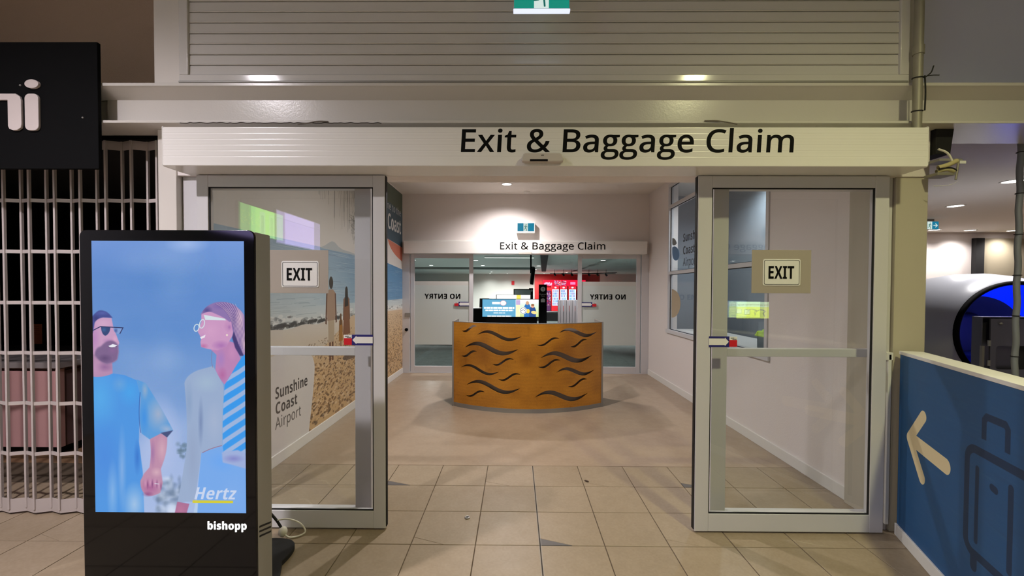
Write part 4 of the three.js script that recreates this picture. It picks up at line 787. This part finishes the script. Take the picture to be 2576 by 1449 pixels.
// ───────── office behind the window ─────────
const officeWall = mat(S(156, 164, 174), 0.7);
struct('wall_office_back', B(2.65, 3.7, 0, 3.3, 7.9, 8.1), officeWall, 'blue grey office wall'); struct('wall_office_right', B(3.7, 3.8, 0, 3.3, 4.2, 8.1), officeWall, 'blue grey office side wall'); struct('wall_office_front', B(2.65, 3.8, 0, 3.3, 4.1, 4.2), M.wall, 'office front wall');
struct('ceiling_office', B(2.65, 3.8, 3.3, 3.4, 4.1, 8.1), M.ceiling, 'office ceiling');
downlight('ceiling downlight inside the office', undefined, [3.2, 3.298, 6.2], 0.08, LAMP.office, { glow: 6, angle: 1.4, pen: 0.5 });
{
  const t = setting('window_3', 'white framed office window with airport name lettering', [2.52, 0.905, 5.66]);
  const x0 = 2.485, x1 = 2.56;
  part(t, 'sill', B(x0 - 0.01, x1 + 0.05, 0.885, 0.945, 4.22, 7.1, 0.004), M.frame); part(t, 'head', B(x0, x1, 3.25, 3.3, 4.26, 7.06, 0.003), M.frame);
  part(t, 'jamb', B(x0, x1, 0.945, 3.25, 4.26, 4.31, 0.003), M.frame); part(t, 'jamb', B(x0, x1, 0.945, 3.25, 7.01, 7.06, 0.003), M.frame);
  for (const y of [1.86, 2.93]) part(t, 'transom', B(x0, x1, y - 0.025, y + 0.025, 4.31, 7.01, 0.003), M.frame);
  for (const [a, b] of [[0.945, 1.835], [1.885, 2.905], [2.955, 3.25]]) {
    const g = new THREE.PlaneGeometry(2.7, b - a); g.rotateY(-Math.PI / 2); g.translate(2.525, (a + b) / 2, -5.66); part(t, 'pane', g, M.glass, 'clear office window pane');
    part(t, 'gasket', B(2.515, 2.523, a, a + 0.008, 4.31, 7.01), M.rubber); part(t, 'gasket', B(2.515, 2.523, b - 0.008, b, 4.31, 7.01), M.rubber); part(t, 'gasket', B(2.515, 2.523, a, b, 7.0, 7.01), M.rubber);
  }
  // lettering and coloured petals stuck on the middle pane
  const stick = (str, font, d, y, cap, w) => { const g = letters(str, font, 0, 0, 0, cap, w, 0.001); g.rotateY(-Math.PI / 2); g.translate(2.5205, y, -d); return g; };
  const ink = mat(S(70, 72, 76), 0.6, { side: THREE.DoubleSide });
  part(t, 'lettering', stick('Sunshine', fontB, 6.5, 2.31, 0.12, 0.66), ink, 'grey word Sunshine'); part(t, 'lettering', stick('Coast', fontB, 6.5, 2.12, 0.12, 0.42), ink, 'grey word Coast'); part(t, 'lettering', stick('Airport', fontR, 6.5, 1.945, 0.12, 0.5), ink, 'grey word Airport');
  const petal = (pts, col, label) => { const s = new THREE.Shape(); s.moveTo(...pts[0]); for (let i = 1; i < pts.length; i++) s.bezierCurveTo(...pts[i]); const g = new THREE.ExtrudeGeometry(s, { depth: 0.001, bevelEnabled: false, curveSegments: 16 }); g.rotateY(-Math.PI / 2); g.translate(2.5205, 0, 0); const mm = mat(col, 0.6, { side: THREE.DoubleSide, transmission: 0.25, thickness: 0 }); part(t, 'petal_sticker', g, mm, label); };
  // outline coordinates: minus depth, height
  petal([[-6.95, 2.27], [-6.85, 2.3, -6.75, 2.26, -6.68, 2.2], [-6.62, 2.12, -6.66, 2.06, -6.76, 2.05], [-6.88, 2.05, -6.97, 2.1, -6.95, 2.27]], S(92, 134, 176), 'blue petal sticker');
  petal([[-6.95, 2.42], [-6.88, 2.42, -6.80, 2.38, -6.76, 2.32], [-6.82, 2.28, -6.92, 2.3, -6.95, 2.32], [-6.96, 2.36, -6.96, 2.38, -6.95, 2.42]], S(134, 140, 140), 'grey petal sticker');
  petal([[-6.95, 1.6], [-6.7, 1.58, -6.58, 1.5, -6.58, 1.36], [-6.6, 1.22, -6.8, 1.14, -6.95, 1.14], [-6.96, 1.3, -6.96, 1.45, -6.95, 1.6]], S(196, 178, 148), 'sand coloured petal sticker');
}
{
  const t = thing('office_bench', 'white bench top along the inside of the office window', 'bench', [2.95, 0, 5.6]);
  part(t, 'top', B(2.66, 3.25, 0.90, 0.935, 4.21, 7.2, 0.003), M.white); for (const d of [4.3, 5.7, 7.0]) part(t, 'support', B(2.7, 3.2, 0, 0.90, d - 0.02, d + 0.02), M.white);
}
solo('storage_box', B(2.72, 2.9, 0.936, 1.07, 4.55, 4.85, 0.008), mat(S(96, 104, 108), 0.6), 'small grey storage box inside the office window', 'box');
{
  const t = thing('safety_vest', 'crumpled lime green safety vest on the grey box', 'vest', [2.8, 1.071, 4.85]);
  const g = new THREE.SphereGeometry(0.13, 28, 16, 0, Math.PI * 2, 0, Math.PI / 2); const p = g.attributes.position;
  for (let i = 0; i < p.count; i++) { const x = p.getX(i), y = p.getY(i), z = p.getZ(i), w = 1 + 0.25 * Math.sin(x * 42 + z * 30) * Math.cos(z * 55 - x * 20); p.setXYZ(i, x * 0.8 * w, y * 0.5 * w, z * 1.2 * w); }
  g.computeVertexNormals(); g.translate(2.8, 1.071, -4.78); part(t, 'cloth', g, mat(S(176, 214, 36), 0.7), 'lime green cloth');
}
{
  const t = thing('green_bottle', 'small green bottle with grey cap inside the office window', 'bottle', [2.8, 0.936, 4.46]);
  const g = new THREE.LatheGeometry([[0, 0], [0.045, 0], [0.048, 0.01], [0.048, 0.09], [0.03, 0.12], [0.016, 0.13], [0.016, 0.14], [0, 0.14]].map(p => new THREE.Vector2(...p)), 20); g.translate(2.8, 0.936, -4.46); part(t, 'body', g, mat(S(52, 124, 92), 0.4)); part(t, 'cap', cyl(2.8, 1.076, 1.115, 4.46, 0.02), M.edgeGrey, 'grey cap');
}

// ───────── baggage hall beyond the far doors ─────────
const HH = 2.9;
struct('ceiling_hall', B(3.9, 12.2, HH, HH + 0.09, 10.62, 38), M.darkCeiling, 'grey ceiling of the baggage hall by the drinks machines'); struct('ceiling_hall', B(-12.2, 4.2, HH, HH + 0.1, 8.25, 38), M.darkCeiling, 'grey ceiling of the baggage hall');
struct('wall_hall_far', B(-12.2, 12.2, 0, HH, 35.6, 35.8), M.hallWall, 'pale far wall of the baggage hall'); struct('wall_hall_left', B(-12.2, -12, 0, HH, 8.25, 35.6), M.hallWall, 'side wall of the baggage hall'); struct('wall_hall_right', B(12, 12.2, 0, HH, 10.6, 35.6), M.hallWall, 'side wall of the baggage hall by the drinks machines');
struct('wall_hall_near_left', B(-12, -2.3, 0, HH, 8.25, 8.4), M.hallWall, 'near wall of the baggage hall'); struct('wall_hall_near_right', B(2.65, 4.3, 0, HH, 8.25, 8.4), M.hallWall, 'near wall of the baggage hall by the office'); struct('wall_hall_side', B(4.15, 4.3, 0, HH, 8.1, 10.6), M.hallWall, 'wall between the two halls'); struct('wall_hall_corner', B(4.3, 12.2, 0, HH, 10.61, 10.7), M.hallWall, 'corner wall of the baggage hall');
const hallGroup = 'downlights in the baggage hall ceiling';
for (const [x, ds] of [[-4.6, [15.2, 19.2, 23.3, 27.5]], [-1.8, [15.2, 19.3, 23.4, 27.4, 31.6]], [1.25, [15.2, 23.6, 27.7, 32.1]], [3.85, [15, 19.0, 32.5]], [-2.1, [34.7]], [-0.69, [34.6]], [2.27, [34.3]], [-1.79, [9.5]], [1.24, [9.5]]])
  for (const d of ds) downlight('round white downlight in the baggage hall ceiling', hallGroup, [x, HH - 0.002, d], 0.11, d > 33 ? { i: 9, c: LAMP.hall.c } : d < 10 ? { i: 22, c: LAMP.hall.c } : LAMP.hall, { glow: 14, angle: d > 33 ? 1.2 : d < 10 ? 0.6 : d < 17 ? 1.08 : d < 21 ? 1.22 : 1.5, pen: d > 33 ? 0.8 : 0.3 });
struct('trim_13', B(-12, 1.0, HH - 0.12, HH, 25.2, 25.5), mat(S(120, 124, 122), 0.8), 'grey ceiling bulkhead in the baggage hall');
{
  const t = thing('ceiling_sign', 'long black hanging sign box under the baggage hall ceiling', 'hanging sign', [0.7, 2.3, 12]);
  part(t, 'box', new RoundedBoxGeometry(0.24, 0.12, 13.5, 2, 0.01).rotateY(-0.0635).translate(1.13, 2.66, -17.25), M.blackMatt); for (const d of [11.5, 16, 22]) part(t, 'hanger', cyl(0.0653 * d, 2.72, HH, d, 0.015), M.black);
}
{
  const t = thing('linear_light', 'thin white linear ceiling light just beyond the far doors', 'light', [-0.1, HH, 14]);
  part(t, 'housing', B(-1.25, 0.72, HH - 0.05, HH, 17.0, 17.08), M.white);
  part(t, 'diffuser', B(-1.24, 0.71, HH - 0.056, HH - 0.05, 17.005, 17.075), new THREE.MeshStandardMaterial({ color: 0x222222, emissive: 0xf4fff4, emissiveIntensity: 2.2 }), 'glowing diffuser');
}
{
  const t = thing('hanging_monitor', 'black monitor hanging on a pole in the baggage hall', 'monitor', [0.55, 1.85, 16]);
  part(t, 'pole', cyl(0.56, 2.2, HH, 16, 0.03), M.black); part(t, 'screen_case', new RoundedBoxGeometry(0.12, 0.6, 0.9, 2, 0.02).rotateX(0.12).rotateZ(-0.12).translate(0.62, 2.12, -16), M.black); part(t, 'arm', B(0.54, 0.64, 2.38, 2.42, 15.95, 16.05), M.black);
}
{
  const t = thing('track_light_rig', 'dark rail of spotlights near the red drinks wall ceiling', 'track light', [3.4, 2.6, 29]);
  part(t, 'rail', B(2.2, 6.4, 2.62, 2.66, 27.6, 27.66), M.black); part(t, 'rail', new THREE.BoxGeometry(0.05, 0.04, 4).rotateY(0.9).translate(4.6, 2.66, -27.5), M.black);
  for (let i = 0; i < 7; i++) { const x = 2.5 + i * 0.55; part(t, 'drop_rod', cyl(x, 2.66, HH, 27.63, 0.012), M.black); const g = new THREE.CylinderGeometry(0.05, 0.07, 0.2, 12); g.rotateZ(0.6); g.translate(x, 2.58, -27.63); part(t, 'spotlight_head', g, M.black); }
}
{
  const t = thing('video_counter', 'wide screen on a black counter showing blue panel and two people', 'video screen', [-0.12, 0, 11]);
  const tex = canvasTex(1024, 320, (c, W, H) => {
    c.fillStyle = '#5fa2c4'; c.fillRect(0, 0, W * 0.585, H); c.fillStyle = '#eef4ea'; c.fillRect(W * 0.585, 0, W, H);
    c.fillStyle = '#f4fafc'; c.fillRect(175, 45, 140, 46); c.beginPath(); c.ellipse(375, 68, 54, 44, 0, 0, 6.3); c.fill(); c.strokeStyle = '#e58a90'; c.lineWidth = 6; c.stroke();
    for (const [y, x0, x1, h] of [[140, 30, 580, 34], [188, 55, 555, 28], [244, 200, 410, 14], [300, 90, 520, 20]]) { let x = x0; while (x < x1) { const w = 30 + rnd() * 70; c.fillStyle = '#f2f9fb'; c.fillRect(x, y, Math.min(w, x1 - x), h); x += w + 8; } }
    let g = c.createLinearGradient(0, 0, 0, H); g.addColorStop(0, '#f6f9fb'); g.addColorStop(0.35, '#d6ead6'); g.addColorStop(1, '#c6d68a'); c.fillStyle = g; c.fillRect(W * 0.6, 0, W, H);
    c.fillStyle = '#f2ecb8'; c.fillRect(605, 100, 70, 220); c.fillStyle = '#b9a6cf'; c.fillRect(605, 10, 75, 90);
    const fig = (x, top, col, skin) => { c.fillStyle = col; c.beginPath(); c.ellipse(x, top + 150, 62, 110, 0, 0, 6.3); c.fill(); c.fillRect(x - 60, top + 130, 120, 200); c.fillStyle = skin; c.beginPath(); c.ellipse(x, top + 36, 30, 36, 0, 0, 6.3); c.fill(); };
    fig(810, 30, '#2f6fb4', '#c79a7c'); fig(905, 84, '#2c4f8a', '#d89c82'); c.fillStyle = '#8a5a3a'; c.beginPath(); c.ellipse(905, 100, 30, 16, 0, 0, 6.3); c.fill(); c.fillStyle = '#f0d48a'; c.beginPath(); c.ellipse(930, 240, 52, 30, 0.2, 0, 6.3); c.fill(); c.fillStyle = '#f3cf5a'; c.beginPath(); c.ellipse(820, 215, 34, 40, 0, 0, 6.3); c.fill();
    c.fillStyle = '#f6f8f6'; c.beginPath(); c.arc(735, 205, 66, 0, 6.3); c.fill(); c.strokeStyle = '#222a30'; c.lineWidth = 8; c.beginPath(); c.arc(735, 205, 52, 0, 6.3); c.stroke(); c.beginPath(); c.moveTo(700, 215); c.quadraticCurveTo(735, 170, 770, 215); c.stroke();
  });
  part(t, 'screen_case', B(-0.88, 0.63, 0.86, 1.345, 11.01, 11.09, 0.006), M.black);
  const g = new THREE.PlaneGeometry(1.46, 0.445); g.translate(-0.125, 1.111, -11.005); part(t, 'screen', g, emis(tex, 1.25), 'lit advertising screen');
  part(t, 'counter_body', B(-0.75, 0.55, 0, 0.86, 11.02, 11.6, 0.01), M.blackMatt);
  const l = new THREE.RectAreaLight(0xd8ecff, 0.8, 1.4, 0.42); l.position.set(0, 1.11, 0.01); l.rotation.set(0, Math.PI, 0); t.add(l);
}
{
  const t = thing('rear_screen', 'bright white strip of a second screen behind the wide one', 'video screen', [-0.05, 0, 12.2]);
  part(t, 'case', B(-0.56, 0.43, 0.95, 1.44, 12.21, 12.28, 0.005), M.white); const g = new THREE.PlaneGeometry(0.95, 0.45); g.translate(-0.065, 1.205, -12.205); part(t, 'screen', g, emis(canvasTex(64, 32, (c, W, H) => { c.fillStyle = '#fafcff'; c.fillRect(0, 0, W, H); c.fillStyle = '#f0dc60'; c.fillRect(38, 0, 8, 12); }), 1.25), 'bright screen');
  part(t, 'stand', B(-0.3, 0.2, 0, 0.95, 12.2, 12.4), M.blackMatt);
}
{ const t = thing('display_screen', 'dark framed monitor on a post behind the white strip screen', 'monitor', [0.31, 0, 19.55]); part(t, 'case', B(-0.1, 0.72, 1.18, 1.62, 19.5, 19.6, 0.01), M.black); part(t, 'screen', B(-0.06, 0.68, 1.22, 1.58, 19.495, 19.5), mat(S(120, 130, 130), 0.15), 'grey reflective screen'); part(t, 'post', cyl(0.31, 0, 1.18, 19.55, 0.04), M.black); }
function infoColumn(label, n, [x0, x1, d], top, word) {
  const t = thing('information_column', label, 'sign column', [(x0 + x1) / 2, 0, d]); const w = x1 - x0, cx = (x0 + x1) / 2;
  part(t, 'body', B(x0, x1, 0, top, d, d + 0.14, 0.006), M.black);
  const disc = new THREE.CylinderGeometry(w * 0.3, w * 0.3, 0.004, 24); disc.rotateX(Math.PI / 2); disc.translate(cx, top - w * 0.6, -(d - 0.003)); const wm = new THREE.MeshStandardMaterial({ color: S(215, 215, 218), roughness: 0.6 }); part(t, 'disc', disc, wm, 'pale disc');
  const dg = letters(n, fontB, cx - w * 0.08, top - w * 0.78, d - 0.006, w * 0.36, w * 0.15, 0.001); part(t, 'number', dg, M.vinylBlack, `number ${n}`);
  if (word) { part(t, 'lettering', mergeGeometries([letters('Baggage', fontR, cx - w * 0.4, top - w * 1.28, d - 0.001, w * 0.11, w * 0.8, 0.001), letters('Claim', fontR, cx - w * 0.25, top - w * 1.52, d - 0.001, w * 0.11, w * 0.5, 0.001)]), wm, 'pale words Baggage Claim');
    part(t, 'suitcase_icon', prism(roundRect(cx - w * 0.26, cx + w * 0.26, top - w * 2.25, top - w * 1.85, w * 0.05), d - 0.003, d), wm, 'pale suitcase icon'); part(t, 'suitcase_handle', prism(roundRect(cx - w * 0.12, cx + w * 0.12, top - w * 1.9, top - w * 1.74, w * 0.03), d - 0.003, d, [roundRect(cx - w * 0.07, cx + w * 0.07, top - w * 1.88, top - w * 1.79, w * 0.02)]), wm); }
}
infoColumn('tall black column sign numbered 1 in front of the drinks machines', '1', [0.568, 0.762, 10.5], 1.715, true);
infoColumn('small distant black column sign numbered 2', '2', [0.62, 0.81, 20], 1.665, false);
{
  const t = thing('folded_screen', 'stack of grey vertical panels standing by the far door opening', 'screen', [1.2, 0, 10.1]);
  for (let i = 0; i < 7; i++) part(t, 'panel', B(0.985 + i * 0.068, 0.985 + i * 0.068 + 0.06, 0.02, 1.352 - (i % 2) * 0.004, 10 + (i % 2) * 0.025, 10.06 + (i % 2) * 0.025, 0.008), mat(S(176, 168, 172), 0.45));
  part(t, 'foot', B(0.98, 1.46, 0, 0.02, 9.98, 10.1), M.silver);
}
// drinks corner
struct('wall_red', B(1.33, 5.9, 0, 2.69, 30.2, 30.35), mat(S(214, 20, 22), 0.5), 'red feature wall behind the drinks machines');
{
  const t = thing('light_box_sign', 'long red and pink lit sign above the drinks machines', 'light box', [3.3, 1.83, 30.1]);
  part(t, 'box', B(1.86, 4.9, 1.83, 2.29, 30.06, 30.2), mat(S(170, 10, 30), 0.5));
  const tex = canvasTex(512, 80, (c, W, H) => { c.fillStyle = '#e01038'; c.fillRect(0, 0, W, H); for (let i = 0; i < 60; i++) { c.fillStyle = ['#ffd8f0', '#ff9ad8', '#ffe9f6'][i % 3]; c.globalAlpha = 0.6; c.beginPath(); c.ellipse(20 + rnd() * 90, 30 + rnd() * 40, 8, 6, 0, 0, 6.3); c.fill(); } for (let i = 0; i < 120; i++) { c.fillStyle = ['#ffffff', '#f08060', '#6080d0', '#ffb0e0', '#302040'][i % 5]; c.beginPath(); c.ellipse(140 + rnd() * 140, 10 + rnd() * 60, 7, 5, 0, 0, 6.3); c.fill(); } c.globalAlpha = 0.8; c.fillStyle = '#ffa0d8'; c.fillRect(330, 26, 60, 30); });
  const g = new THREE.PlaneGeometry(3.0, 0.44); g.translate(3.38, 2.06, -30.05); part(t, 'face', g, emis(tex, 1.3), 'lit sign face');
}
{
  const fr = (x0, x1, label) => {
    const t = thing('drinks_fridge', label, 'fridge', [(x0 + x1) / 2, 0, 29.4]);
    part(t, 'cabinet', B(x0, x1, 0, 1.86, 29.02, 29.6, 0.02), M.red);
    const tex = canvasTex(128, 256, (c, W, H) => { c.fillStyle = '#cfe6ff'; c.fillRect(0, 0, W, H); for (let r = 0; r < 6; r++) for (let i = 0; i < 12; i++) { c.fillStyle = ['#7db4ea', '#a8d0f4', '#d07ab0', '#6a8ad0', '#e8f4ff', '#58a0c0'][Math.floor(rnd() * 6)]; c.fillRect(10 + i * 9, 12 + r * 40, 7, 30); } c.fillStyle = '#ffffff'; c.fillRect(0, 0, 7, H); c.fillRect(W - 7, 0, 7, H); });
    const g = new THREE.PlaneGeometry((x1 - x0) * 0.86, 1.1); g.translate((x0 + x1) / 2, 1.08, -29.01); part(t, 'glass_door', g, emis(tex, 1.3), 'lit glass door with rows of bottles');
    const h = new THREE.PlaneGeometry((x1 - x0) * 0.92, 0.16); h.translate((x0 + x1) / 2, 1.75, -29.01); part(t, 'top_sign', h, emis(canvasTex(64, 16, (c, W, H) => { c.fillStyle = '#f02c40'; c.fillRect(0, 0, W, H); c.fillStyle = '#ffe4e8'; c.beginPath(); c.ellipse(W / 2, H / 2, 11, 6, 0, 0, 6.3); c.fill(); }), 1.2), 'lit red top sign');
  };
  for (const [a, b, lab] of [[2.43, 2.94, 'red lit drinks fridge right beside the narrow purple snack machine'], [2.97, 3.5, 'red lit drinks fridge between two other fridges'], [3.56, 4.1, 'red lit drinks fridge at the end away from the snack machine']]) { fr(a, b, lab); scene.children[scene.children.length - 1].userData.group = 'drinks fridges'; }
  const t = thing('snack_machine', 'narrow purple snack machine beside the drinks fridges', 'vending machine', [2.15, 0, 29.3]);
  part(t, 'cabinet', B(2.02, 2.38, 0, 1.55, 29.05, 29.5, 0.02), mat(S(70, 26, 70), 0.5)); const g = new THREE.PlaneGeometry(0.3, 0.9); g.translate(2.2, 1.0, -29.04); part(t, 'front', g, emis(canvasTex(32, 96, (c, W, H) => { c.fillStyle = '#803060'; c.fillRect(0, 0, W, H); for (let i = 0; i < 60; i++) { c.fillStyle = ['#ffffff', '#d04060', '#5060c0', '#f0a0c0'][i % 4]; c.fillRect(rnd() * W, rnd() * H, 7, 6); } }), 0.9), 'lit snack display');
}
{
  const t = thing('baggage_belt', 'low black baggage belt in front of the red wall', 'baggage belt', [1.5, 0, 22]);
  part(t, 'side', B(-8, 4.5, 0, 0.42, 22, 23.2, 0.02), M.blackMatt); part(t, 'belt', B(-7.9, 4.4, 0.42, 0.45, 22.1, 23.1), M.rubber, 'rubber belt');
}
{
  const t = thing('service_desk', 'black service desk beside the wide screen counter', 'desk', [-1.3, 0, 13.2]);
  part(t, 'body', B(-2.4, -0.75, 0, 0.98, 13.2, 13.8, 0.01), M.blackMatt); part(t, 'top', B(-2.42, -0.73, 0.98, 1.01, 13.15, 13.82), mat(S(120, 116, 114), 0.5)); 
}
solo('desk_monitor', new RoundedBoxGeometry(0.3, 0.28, 0.08, 2, 0.01).rotateX(-0.3).translate(-0.98, 1.165, -13.4), mat(S(90, 90, 92), 0.5), 'small grey monitor on the black service desk', 'monitor');
solo('fire_call_point', B(-0.35, -0.12, 2.0, 2.33, 35.54, 35.6, 0.01), M.red, 'tiny red call point on the far hall wall', 'call point');

// ───────── concourse behind the viewer: what the glass and gloss mirror ─────────
{
  const t = thing('menu_board', 'lit green menu board high on the concourse side wall', 'menu board', [-4.55, 2.46, -2.0]);
  part(t, 'case', B(-4.59, -4.54, 2.5, 3.02, -2.48, -1.4, 0.004), M.black);
  const tex = canvasTex(512, 256, (c, W, H) => { const g = c.createLinearGradient(0, 0, W, 0); g.addColorStop(0, '#7ad21e'); g.addColorStop(0.55, '#9ee030'); g.addColorStop(0.6, '#3f9a48'); g.addColorStop(1, '#3fae3c'); c.fillStyle = g; c.fillRect(0, 0, W, H); c.fillStyle = '#c9d8c4'; c.fillRect(150, 30, 80, 220); c.fillStyle = '#6a6a70'; c.fillRect(170, 60, 40, 190); c.fillStyle = '#d8e24a'; for (let i = 0; i < 40; i++) c.fillRect(320 + rnd() * 160, 60 + rnd() * 110, 12, 6); });
  const g = new THREE.PlaneGeometry(1.06, 0.5); g.rotateY(Math.PI / 2); g.translate(-4.538, 2.76, 1.94); part(t, 'face', g, emis(tex, 3.6), 'lit green face');
  const l = new THREE.RectAreaLight(new THREE.Color().setRGB(0.35, 0.8, 0.2), 5, 1.0, 0.48); l.position.set(0.02, 0.3, -0.06); l.rotation.set(0, -Math.PI / 2, 0); t.add(l);
}
{
  const t = thing('menu_board', 'lit lavender price board high on the concourse side wall', 'menu board', [-4.55, 2.44, -3.3]);
  part(t, 'case', B(-4.59, -4.54, 2.44, 3.1, -4.05, -2.5, 0.004), M.black);
  const tex = canvasTex(512, 220, (c, W, H) => { c.fillStyle = '#b9a6e6'; c.fillRect(0, 0, W, H); c.fillStyle = '#c8b8ec'; c.fillRect(0, 0, W, 50); c.fillStyle = '#5a50a0'; c.fillRect(0, 50, W, 4); for (let i = 0; i < 14; i++) { c.fillStyle = 'rgba(90,80,150,0.35)'; c.fillRect(20, 68 + i * 10, 440, 2); } });
  const g = new THREE.PlaneGeometry(1.53, 0.64); g.rotateY(Math.PI / 2); g.translate(-4.538, 2.77, 3.275); part(t, 'face', g, emis(tex, 3.6), 'lit lavender face');
  const l = new THREE.RectAreaLight(new THREE.Color().setRGB(0.45, 0.38, 0.8), 5, 1.5, 0.6); l.position.set(0.02, 0.33, -0.025); l.rotation.set(0, -Math.PI / 2, 0); t.add(l);
}
{
  const t = thing('advertising_stand', 'lit yellow advertising screen on a thin stand in the concourse', 'screen', [4.4, 0, -2.4]);
  part(t, 'case', B(4.08, 4.71, 1.05, 1.39, -2.46, -2.4, 0.005), M.black); part(t, 'stand', cyl(4.4, 0.02, 1.05, -2.43, 0.03), M.black); part(t, 'foot', cyl(4.4, 0, 0.02, -2.43, 0.25), M.black);
  const tex = canvasTex(512, 264, (c, W, H) => { c.fillStyle = '#d2e832'; c.fillRect(0, 0, W, H); c.fillStyle = '#bfe8c8'; c.fillRect(0, 0, W, 84); c.fillStyle = '#3a4a40'; c.font = 'bold 34px sans-serif'; c.fillText('New Source of The Big Energy', 8, 62, 490); c.fillStyle = '#d4e8dc'; c.fillRect(296, 120, 90, 84); c.strokeStyle = '#3c484a'; c.lineWidth = 8; c.strokeRect(300, 124, 84, 76); c.lineWidth = 18; c.lineCap = 'round'; c.beginPath(); c.moveTo(70, 225); c.lineTo(90, 180); c.lineTo(60, 150); c.quadraticCurveTo(130, 105, 190, 150); c.stroke(); c.lineWidth = 7; c.beginPath(); c.moveTo(190, 150); c.lineTo(230, 215); c.moveTo(190, 145); c.lineTo(245, 128); c.stroke(); c.fillStyle = '#4a5030'; c.fillRect(300, 234, 180, 5); });
  const g = new THREE.PlaneGeometry(0.6, 0.31); g.rotateY(Math.PI); g.translate(4.395, 1.22, 2.398); part(t, 'face', g, emis(tex, 8), 'lit yellow face');
  const l = new THREE.RectAreaLight(new THREE.Color().setRGB(0.7, 0.8, 0.15), 4, 0.58, 0.3); l.position.set(0, 1.22, -0.01); l.rotation.set(0, 0, 0); t.add(l);
}
downlight('large cool white downlight in the concourse ceiling beside the black shop sign', undefined, [-2.92, CH - 0.003, 0.4], 0.11, LAMP.concourseWhite, { glow: 40, angle: 1.32, pen: 0.75, size: 4 });
downlight('large warm yellow downlight in the concourse ceiling', undefined, [2.03, CH - 0.003, 0.4], 0.11, LAMP.concourseWarm, { glow: 40, angle: 1.32, pen: 0.75, size: 4 });
for (const [x, d] of [[-0.6, -4.6], [-3.6, -6.5], [2.6, -6.5], [-3.6, -11], [2.6, -11]]) downlight('plain round downlight further along the concourse ceiling', 'far concourse downlights', [x, CH - 0.003, d], 0.12, LAMP.concourseFar, { glow: 20, angle: 1.25, pen: 0.7, size: 4 });

// ───────── small things on the floor ─────────
{
  const t = thing('floor_stop', 'tiny steel ring stop set in a floor tile', 'floor stop', [-0.328, 0, 2.93]);
  const g = new THREE.TorusGeometry(0.014, 0.005, 8, 20); g.rotateX(Math.PI / 2); g.translate(-0.328, 0.005, -2.93); part(t, 'ring', g, M.steel); part(t, 'core', cyl(-0.328, 0, 0.004, 2.93, 0.012), M.rubber);
}
{
  const g = new THREE.SphereGeometry(0.02, 12, 8); g.scale(1.1, 0.25, 0.45); g.rotateY(-0.7); g.translate(0.59, 0.006, -3.51);
  solo('dry_leaf', g, mat(S(60, 40, 26), 0.8), 'small dry brown leaf scrap on the tiles', 'leaf');
}
renderer.render(scene, camera);
